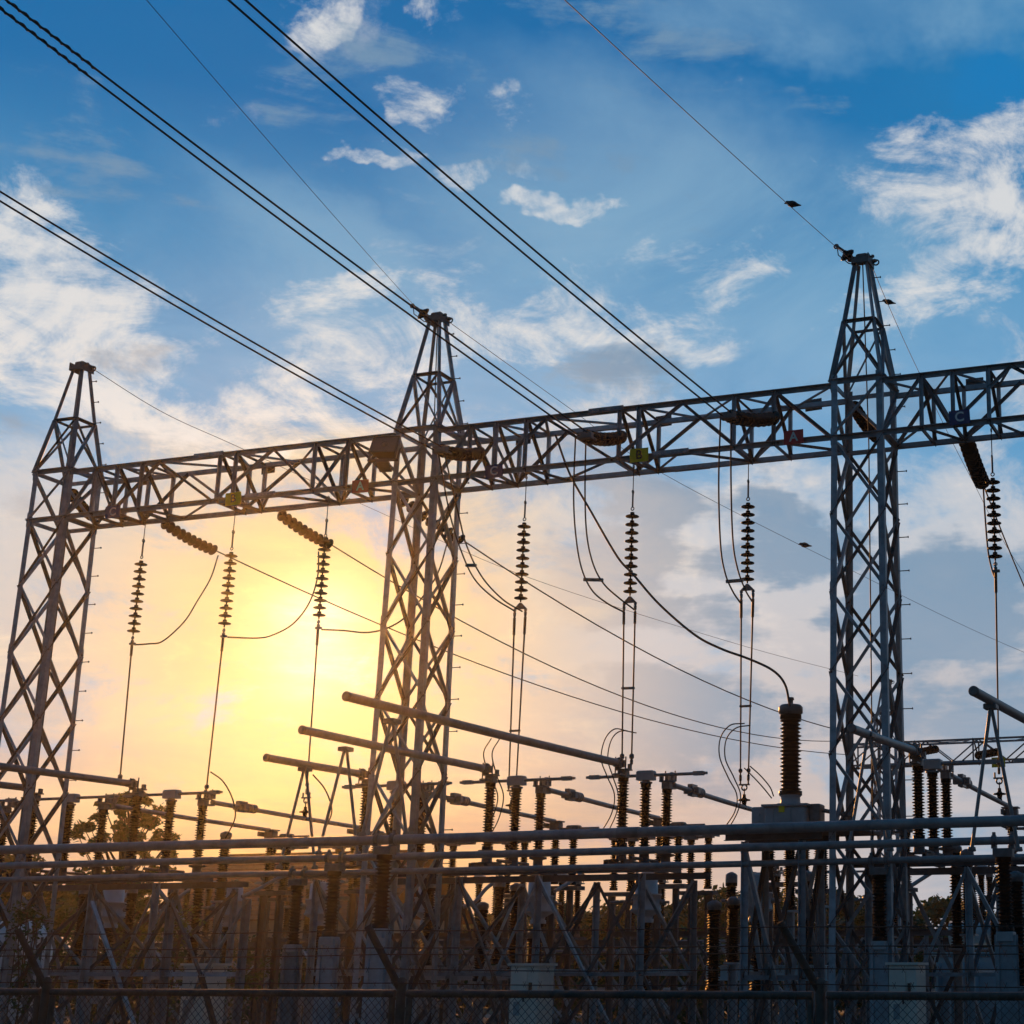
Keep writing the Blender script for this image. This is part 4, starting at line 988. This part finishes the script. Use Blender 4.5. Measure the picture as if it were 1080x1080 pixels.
# more posts and ribbed columns filling the yard
GM = 'loose ribbed posts in the yard'
mposts = [(176, 955, 1015, 30.0), (202, 930, 1018, 30.4), (232, 885, 950, 30.5), (505, 960, 1035, 30), (540, 940, 1030, 30.5), (560, 990, 1042, 29.5), (752, 960, 1046, 26.8), (773, 955, 1015, 29.6), (800, 970, 1045, 27.4), (833, 890, 960, 29.5), (865, 885, 955, 30.0), (1010, 900, 1000, 30.2), (1022, 905, 985, 29.6), (1075, 930, 1040, 25.5)]
mnm = ['between the left lattice stand and the left cabinet', 'just above the left cream cabinet', 'behind the pipes under the sun', 'behind the middle stand, low down', 'tall, right of the middle tower foot', 'in front of the middle cream cabinet',
       'left of the pale stand, close to the fence', 'behind the pale stand, thin', 'between the legs of the pale stand', 'under the bushing platform', 'beside the right tower legs, high', 'right of the right tower, behind trestle leg', 'right of the right tower, next to a twin', 'at the right edge above the fence rail']
for i, (px, y0, y1, Y_) in enumerate(mposts):
    a, b = P(px, y0, Y_), P(px, y1, Y_); L = a.z - b.z
    t = thing('ribbed_post', 'black ribbed insulator column ' + mnm[i], 'insulator post', GM, (b.x, Y_, 0))
    inst(BKM, 'insulator', t, (0, 0, b.z), (1, 1, L / 1.55))
    MB().lathe((0, 0, a.z + .001), (0, 0, a.z + .16), [(0, .10), (.06, .13), (.12, .12), (.16, .04)], 12).build('cap', CAST, t)
    MB().chan((0, 0, 0), (0, 0, b.z - .04), .16, .1, (0, -1, 0)).box((-.14, -.14, b.z - .039), (.14, .14, b.z - .001)).build('column', GALV, t)
# low far pipes
for k, (Y_, py) in enumerate([(46, 1003), (49, 998), (52, 993)]):
    z = P(700, py, Y_).z; t = thing('far_bus_pipe', ['lowest', 'middle', 'uppermost'][k] + ' of three thin pipes crossing low in front of the hedge', 'busbar', 'three thin low pipes at the back', (0, Y_, z))
    MB().tube([(-32, 0, 0), (0, 0, 0)], .05, 10).build('tube', ALU, t)
    for x in (-30, -22, -14, -6): MB().lathe((x, 0, -.05), (x, 0, -1), [(0, .05), (.05, .12), (.1, .05), (.15, .12), (.2, .05), (.25, .12), (.3, .05), (.35, .12), (.4, .05)], 10).chan((x, 0, -.45), (x, 0, -z + .01), .12, .08, (0, -1, 0)).build('post', GALVD, t)

# ---------------------------------------------------------------- cabinets
def cabinet(pxl, pxr, pyt, Y_, label, d=.6, door_w=.35):
    a, b = P(pxl, pyt, Y_), P(pxr, pyt, Y_); w = b.x - a.x; top = a.z; h = 1.25
    t = thing('control_cabinet', label, 'cabinet', 'cream control cabinets', (a.x, Y_, 0))
    z0 = top - h
    MB().rbox((0, 0, z0), (w, d, top - .04), .012).build('body', CABI, t)
    MB().box((-.04, -.05, top - .039), (w + .04, d + .04, top)).build('roof', CABI, t)
    dr = MB().box((.03, -.022, z0 + .05), (w * .62, -.002, top - .08)).build('door', CABI, t)
    MB().box((w * .52, -.05, z0 + h * .5), (w * .56, -.023, z0 + h * .6)).build('handle', BLACK, dr)
    MB().box((w * .18, -.03, z0 + h * .32), (w * .40, -.0225, z0 + h * .5)).build('louvre', TANKP, t)
    MB().box((w * .7, -.03, z0 + h * .55), (w * .8, -.001, z0 + h * .75)).build('lock_plate', RUST, t)
    MB().chan((.1, .1, 0), (.1, .1, z0 - .002), .1, .06, (0, -1, 0)).chan((w - .1, .1, 0), (w - .1, .1, z0 - .002), .1, .06, (0, -1, 0)).build('stand', GALV, t)
cabinet(194, 218, 1016, 25.3, 'cream control cabinet at left, above the fence rail')
cabinet(539, 568, 1016, 26.0, 'cream control cabinet right of the middle tower foot')
cabinet(937, 966, 1015, 25.8, 'cream control cabinet right of the right tower foot')
# ---------------------------------------------------------------- power transformer at right
p0 = P(985, 1025, 37); 
t = thing('power_transformer', 'pale blue power transformer with cooling fins behind the right stand', 'transformer', None, (p0.x, 37, 0))
MB().rbox((0, 0, .3), (2.7, 1.6, 2.35), .05).box((-.05, -.05, 2.351), (2.75, 1.65, 2.42)).build('tank', BLUEP, t)
for k in range(9):
    if k in (4,): continue
    MB().box((.15 + k * .28, -.42, .7), (.19 + k * .28, -.02, 2.2)).build('cooling_fin', BLUEP, t)
MB().lathe((.2, .8, 2.85), (2.4, .8, 2.85), [(0, .02), (.01, .27), (2.19, .27), (2.2, .02)], 18).box((.5, .7, 2.43), (.6, .9, 2.6)).box((2.0, .7, 2.43), (2.1, .9, 2.6)).build('conservator', BLUEP, t)
for k in range(3): inst(POSTME, 'bushing', t, (.5 + .8 * k, .35, 2.43), (.8, .8, .6))
MB().box((0, .1, 0), (2.7, 1.5, .299)).build('plinth', CONC, t)
# storage tank at left
pa = P(18, 1000, 33)
t = thing('storage_tank', 'white round-shouldered tank at the left edge behind the stands', 'tank', None, (pa.x, 33, 0))
MB().lathe((0, 0, .2), (0, 0, 3.6), [(0, .75), (.05, .8), (2.55, .8), (2.75, .72), (2.95, .5), (3.02, .2), (3.03, .02)], 28).build('shell', mat('white_tank_paint', (.72, .82, .88), .4, 0, .1, 1), t)
MB().lathe((0, 0, 3.2), (0, 0, 3.5), [(0, .14), (.2, .14), (.21, .18), (.25, .18)], 14).build('manhole', BLUEP, t)
MB().angle((-.6, -.5, 0), (-.6, -.5, .3), .12).angle((.6, -.5, 0), (.6, -.5, .3), .12).angle((.6, .5, 0), (.6, .5, .3), .12).angle((-.6, .5, 0), (-.6, .5, .3), .12).build('stand', GALV, t)
MB().tube([(.81, -.1, .3), (.81, -.1, 2.8)], .03, 8).tube([(-.3, -.78, .3), (-.3, -.78, 2.6)], .02, 6).build('pipe', GALVD, t)
# ---------------------------------------------------------------- far gantry
FT = P(936, 800, 60)
lattice_tower(FT.x, 60, 'small looking lattice tower of the far gantry, seen through the right tower', zt=10.25, zb=9.45, peak=12.6, big=False, grp='far gantry', wt=.5, wb=.6, leg=.10, br=.07)
fn = [(FT.x - 1.4 + i * 1.0, 'bt'[i % 2]) for i in range(20)]
lattice_beam(FT.x - 1.4, FT.x + 17.8, fn, [FT.x - 1.3, FT.x + 1.2, FT.x + 3.4, FT.x + 5.9, FT.x + 8.4, FT.x + 12], 'far lattice beam crossing behind at the right edge', YF=59.5, YB=60.5, z0=9.45, z1=10.25, w=.07, bw=.045, grp='far gantry')
lattice_tower(FT.x + 17.5, 60, 'far gantry tower at the right end of the far beam', zt=10.25, zb=9.45, peak=12.6, big=False, grp='far gantry', wt=.5, wb=.6, leg=.10, br=.07)
sign(976, 808, 59.2, 'C', 'tiny navy blue C sign on the far beam', .5, .36)
sign(1053, 804, 59.2, 'B', 'tiny yellow B sign on the far beam at the right edge', .5, .36)
string(P(1052, 793, 59.3), P(1030, 797, 57.8), 8, 'dark disc string on the far beam at the right edge', 'far gantry strings', fit=False, dm=DML)
string(P(988, 790, 59.3), P(966, 794, 57.8), 8, 'dark disc string on the far beam beside the far tower', 'far gantry strings', fit=False, dm=DML)
# ---------------------------------------------------------------- fence
FY = 11.5; ZR = 1.84
t = thing('chain_link_fence', 'chain link fence with barbed wire along the bottom of the picture', 'fence', None, (0, FY, 0))
fps = [-17.2, -13.83, -10.45, -7.09, -3.72, -.35, 3.0]
for i, x in enumerate(fps):
    MB().tube([(x, 0, 0), (x, 0, ZR + .06)], .036, 12).lathe((x, 0, ZR + .06), (x, 0, ZR + .12), [(0, .04), (.04, .04), (.06, .015)], 12).build('post', FENCE, t)
    p0 = V((x, 0, ZR + .02)); p1 = V((x - .26, -.12, ZR + .50))
    MB().tube([p0, p0.lerp(p1, .5), p1], .028, 12).build('barb_arm', RUST, t)
    if i < len(fps) - 1:
        x2 = fps[i + 1]
        MB().tube([(x + .055, 0, ZR), (x2 - .055, 0, ZR)], .028, 12).build('rail', FENCE, t)
        MB().tube([(x + .075, 0, 0.05), (x + .075, 0, ZR - .028)], .024, 10).tube([(x2 - .075, 0, 0.05), (x2 - .075, 0, ZR - .028)], .024, 10).tube([(x + .075, 0, .06), (x2 - .075, 0, .06)], .02, 8).build('panel_frame', FENCE, t)
        # woven diamonds
        m = MB(); h = ZR - .06; pit = .062; xa, xb = x + .08, x2 - .08; W = xb - xa
        k = -int(h / pit)
        while k * pit < W:
            for s in (1, -1):
                a0 = k * pit; u0, z0_, u1, z1_ = a0, 0.0, a0 + h, h
                if u0 < 0: z0_ = -u0; u0 = 0
                if u1 > W: z1_ = h - (u1 - W); u1 = W
                if z1_ - z0_ > .02:
                    if s < 0: u0, u1 = W - u0, W - u1
                    m.bar((xa + u0, .004 * s, .05 + z0_), (xa + u1, .004 * s, .05 + z1_), .0034, .0034, (0, 1, 0))
            k += 1
        # looped knuckles over the rail
        for j in range(int(W / .062)): m.bar((xa + j * .062, -.02, h + .03), (xa + j * .062 + .031, -.031, ZR + .012), .006, .006)
        m.build('chain_link_mesh', FENCE, t)
for j, (u, dz) in enumerate([(.12, 0), (.34, 0), (.56, 0), (.66, 0), (.93, 0)]):
    m = MB()
    for i in range(len(fps) - 1):
        a = V((fps[i] - .26 * u, -.12 * u - .036, ZR + .02 + .48 * u)); b = V((fps[i + 1] - .26 * u, -.12 * u - .036, ZR + .02 + .48 * u))
        pts = sagged(a, b, random.uniform(.004, .02), 14); m.tube(pts, .0042, 5)
        d = .13
        for k in range(int((b.x - a.x) / d)):
            q = a.lerp(b, (k + .5) * d / (b.x - a.x)); q.z -= .008
            m.tube([q + V((-.012, 0, .022)), q + V((.012, .004, -.022))], .002, 3); m.tube([q + V((.01, .004, .022)), q + V((-.008, 0, -.022))], .002, 3)
    m.build('barbed_wire', RUST, t)

# ---------------------------------------------------------------- vegetation
def leaf_cloud(m, c, r, n, size, flat=.75):
    for _ in range(n):
        while True:
            u = V((random.uniform(-1, 1), random.uniform(-1, 1), random.uniform(-1, 1)))
            if u.length <= 1: break
        u = u * (.55 + .45 * random.random()); p = V(c) + V((u.x * r, u.y * r, u.z * r * flat))
        e = Euler((random.uniform(-1.3, 1.3), random.uniform(-.9, .9), random.uniform(0, 6.28))).to_matrix()
        s = size * random.uniform(.6, 1.3)
        q = [V((-s * .5, 0, 0)), V((0, -s * .26, .03 * s)), V((s * .55, 0, -.05 * s)), V((0, s * .26, .03 * s))]
        m.add([p + e @ x for x in q], [(0, 1, 2, 3)])
def tree(loc, h, r, label, n_cl=26, leaves=130, size=.16, lm=LEAF, name='tree', grp=None, trunk=.16, base=.35, seed=1, cr=.34):
    random.seed(seed)
    t = thing(name, label, 'tree', grp, loc)
    tm = MB(); cm = MB()
    lean = V((random.uniform(-.3, .3), random.uniform(-.3, .3), 0))
    top = V((0, 0, h * .8)) + lean
    tm.tube(curve([(0, 0, -.1), V((0, 0, h * .25)) + lean * .1, V((0, 0, h * .5)) + lean * .5, top], 4), [trunk * (1 - .8 * i / 12) for i in range(13)], 8)
    for k in range(n_cl):
        a = random.uniform(0, 6.28); zz_ = random.uniform(base, 1.0); w = sin(pi * min(1, max(.08, (zz_ - base) / (1 - base) * .85 + .12))) ** .6
        rr = r * w * random.uniform(.35, 1.0)
        c = V((cos(a) * rr, sin(a) * rr, zz_ * h)) + lean * zz_
        s = V((0, 0, max(h * .12, c.z - rr * 1.1 - h * .05))) + lean * min(1, c.z / h) * .8
        tm.tube([s, s.lerp(c, .5) + V((0, 0, -.02 * h)), c], [trunk * .35, trunk * .2, trunk * .06], 5)
        leaf_cloud(cm, c, r * cr * random.uniform(.6, 1.25), int(leaves * random.uniform(.6, 1.3)), size)
    tm.build('trunk', BARK, t); cm.build('crown', lm, t)
    return t
a = P(128, 900, 46)
tree((a.x, 46, 0), P(128, 838, 46).z, 1.85, 'leafy dark tree top showing behind the disconnectors at left', 95, 62, .25, LEAF, seed=5, base=.42, cr=.17)
GTt = 'trees beyond the yard'
tr = [(395, 948, 75, 5.0), (600, 962, 66, 5), (668, 958, 70, 5.4), (742, 948, 72, 6), (798, 950, 76, 6), (872, 946, 80, 6), (1000, 955, 84, 5), (1075, 965, 90, 5), (520, 970, 90, 5), (930, 960, 66, 4), (235, 945, 80, 5), (100, 940, 80, 6), (20, 905, 60, 4.5), (325, 950, 84, 5)]
for i, (px, py, Y_, r) in enumerate(tr):
    p = P(px, py, Y_)
    tree((p.x, Y_, 0), p.z, r * .8, 'bushy tree beyond the yard, ' + ['behind the middle tower foot', 'left of the middle stand column', 'right of the middle stand column', 'in the gap left of the pale stand', 'behind the pale stand', 'between the pale stand and the right tower', 'right of the right tower, its top above the far stand', 'at the right edge', 'seen small through the middle stand', 'right beside the right tower foot', 'behind the left cream cabinet', 'behind the left lattice stand', 'at the left edge', 'left of the middle tower foot'][i],
         120, 75, .36, LEAFD if i % 2 else LEAF, grp=GTt, seed=20 + i, base=.12, trunk=.2, cr=.2)
# hedge closing the yard low down
random.seed(99)
m = MB()
for k in range(620):
    x = -56 + 78 * random.random(); leaf_cloud(m, (x, 57 + random.uniform(-1.2, 1.2), random.uniform(.3, 2.9)), .95, 62, .30, .9)
tag(m.build('hedge', LEAFD), 'dense dark green hedge closing the back of the yard', 'hedge', kind='stuff')
# climbing plant and sprigs at left, in front of the stands
def sprig(px0, py0, px1, py1, Y_, n, label, size=.10, rad=.32):
    a, b = P(px0, py0, Y_), P(px1, py1, Y_)
    t = thing('climbing_plant', label, 'plant', 'climbing plants in the yard', (a.x, Y_, 0))
    o = V((a.x, Y_, 0)); st = MB(); lf = MB()
    for k in range(5):
        q = (b - o) + V((random.uniform(-.5, .5), random.uniform(-.2, .2), random.uniform(-.5, .1)))
        pts = curve([V((random.uniform(-.1, .1), 0, 0)), (a - o) * .5, (a - o) + V((random.uniform(-.2, .2), 0, 0)), q], 5)
        st.tube(pts, .010, 5)
        for p in pts[5:]: leaf_cloud(lf, p, rad, n, size)
    st.build('stem', BARK, t); lf.build('foliage', LEAFY if 'pale' in label else LEAF, t)
sprig(30, 975, 32, 955, 25.5, 9, 'leafy climbing plant at the far left, in front of the white tank')
sprig(185, 985, 186, 955, 26.0, 5, 'pale yellow-green sprig above the left cream cabinet')
sprig(255, 1040, 262, 1015, 29.0, 9, 'low leafy plant right of the left cream cabinet')
sprig(130, 1000, 135, 978, 28.6, 4, 'pale sprigs between the left stand braces')
# house with tiled roof beyond
hl, hr_ = P(165, 900, 62), P(402, 900, 62); zr = P(300, 893, 62).z; ze = P(300, 968, 62).z
t = thing('brick_house', 'house with a long reddish tiled roof, low behind the equipment at left', 'house', None, (hl.x, 62, 0))
L = hr_.x - hl.x
MB().box((.4, .4, 0), (L - .4, 7.6, ze)).build('wall', WALL, t)
rf = MB(); rows = 14
for s in (0, 1):
    for k in range(rows):          # overlapping courses of tiles
        u0, u1 = k / rows, (k + 1) / rows
        ya, yb = (u0 * 4, u1 * 4) if s == 0 else (8 - u0 * 4, 8 - u1 * 4)
        za, zb_ = ze - .1 + (zr - ze) * u0, ze - .1 + (zr - ze) * u1
        h = .05
        rf.add([(-.2, ya, za), (L + .2, ya, za), (L + .2, yb, zb_), (-.2, yb, zb_), (-.2, ya, za + h), (L + .2, ya, za + h), (L + .2, yb, zb_ + .01), (-.2, yb, zb_ + .01)],
               [(0, 3, 2, 1), (4, 5, 6, 7), (0, 1, 5, 4), (2, 3, 7, 6), (0, 4, 7, 3), (1, 2, 6, 5)])
r_ = rf.build('roof', TILE, t)
MB().box((0.39, 3.9, zr - .1), (L - .4, 4.1, zr + .05)).build('ridge', TILE, r_)
for k in range(4):
    w = MB().box((1 + k * 2.1, .33, 1.0), (2 + k * 2.1, .40, 2.2)).build('window', WHITE, t); MB().box((1.07 + k * 2.1, .318, 1.07), (1.93 + k * 2.1, .329, 2.13)).build('pane', GLASSM, w)

# ---------------------------------------------------------------- added haze for the sun glow
hz = MB().box((-75, -25, -1), (45, 100, 17.5)).build('haze', WHITE)  # volume added to spread a warm glow around the low sun
hm = bpy.data.materials.new('glow_haze'); hm.use_nodes = True; ht_ = hm.node_tree; ht_.nodes.clear()
pv = ht_.nodes.new('ShaderNodeVolumePrincipled'); oo = ht_.nodes.new('ShaderNodeOutputMaterial')
pv.inputs['Color'].default_value = (.95, .9, .85, 1); pv.inputs['Density'].default_value = .00023; pv.inputs['Anisotropy'].default_value = .91
ht_.links.new(pv.outputs[0], oo.inputs['Volume'])
hz.data.materials.clear(); hz.data.materials.append(hm)
tag(hz, 'thin haze over the whole yard, added for the warm glow near the sun', 'haze', kind='stuff')
sc.cycles.volume_bounces = 0
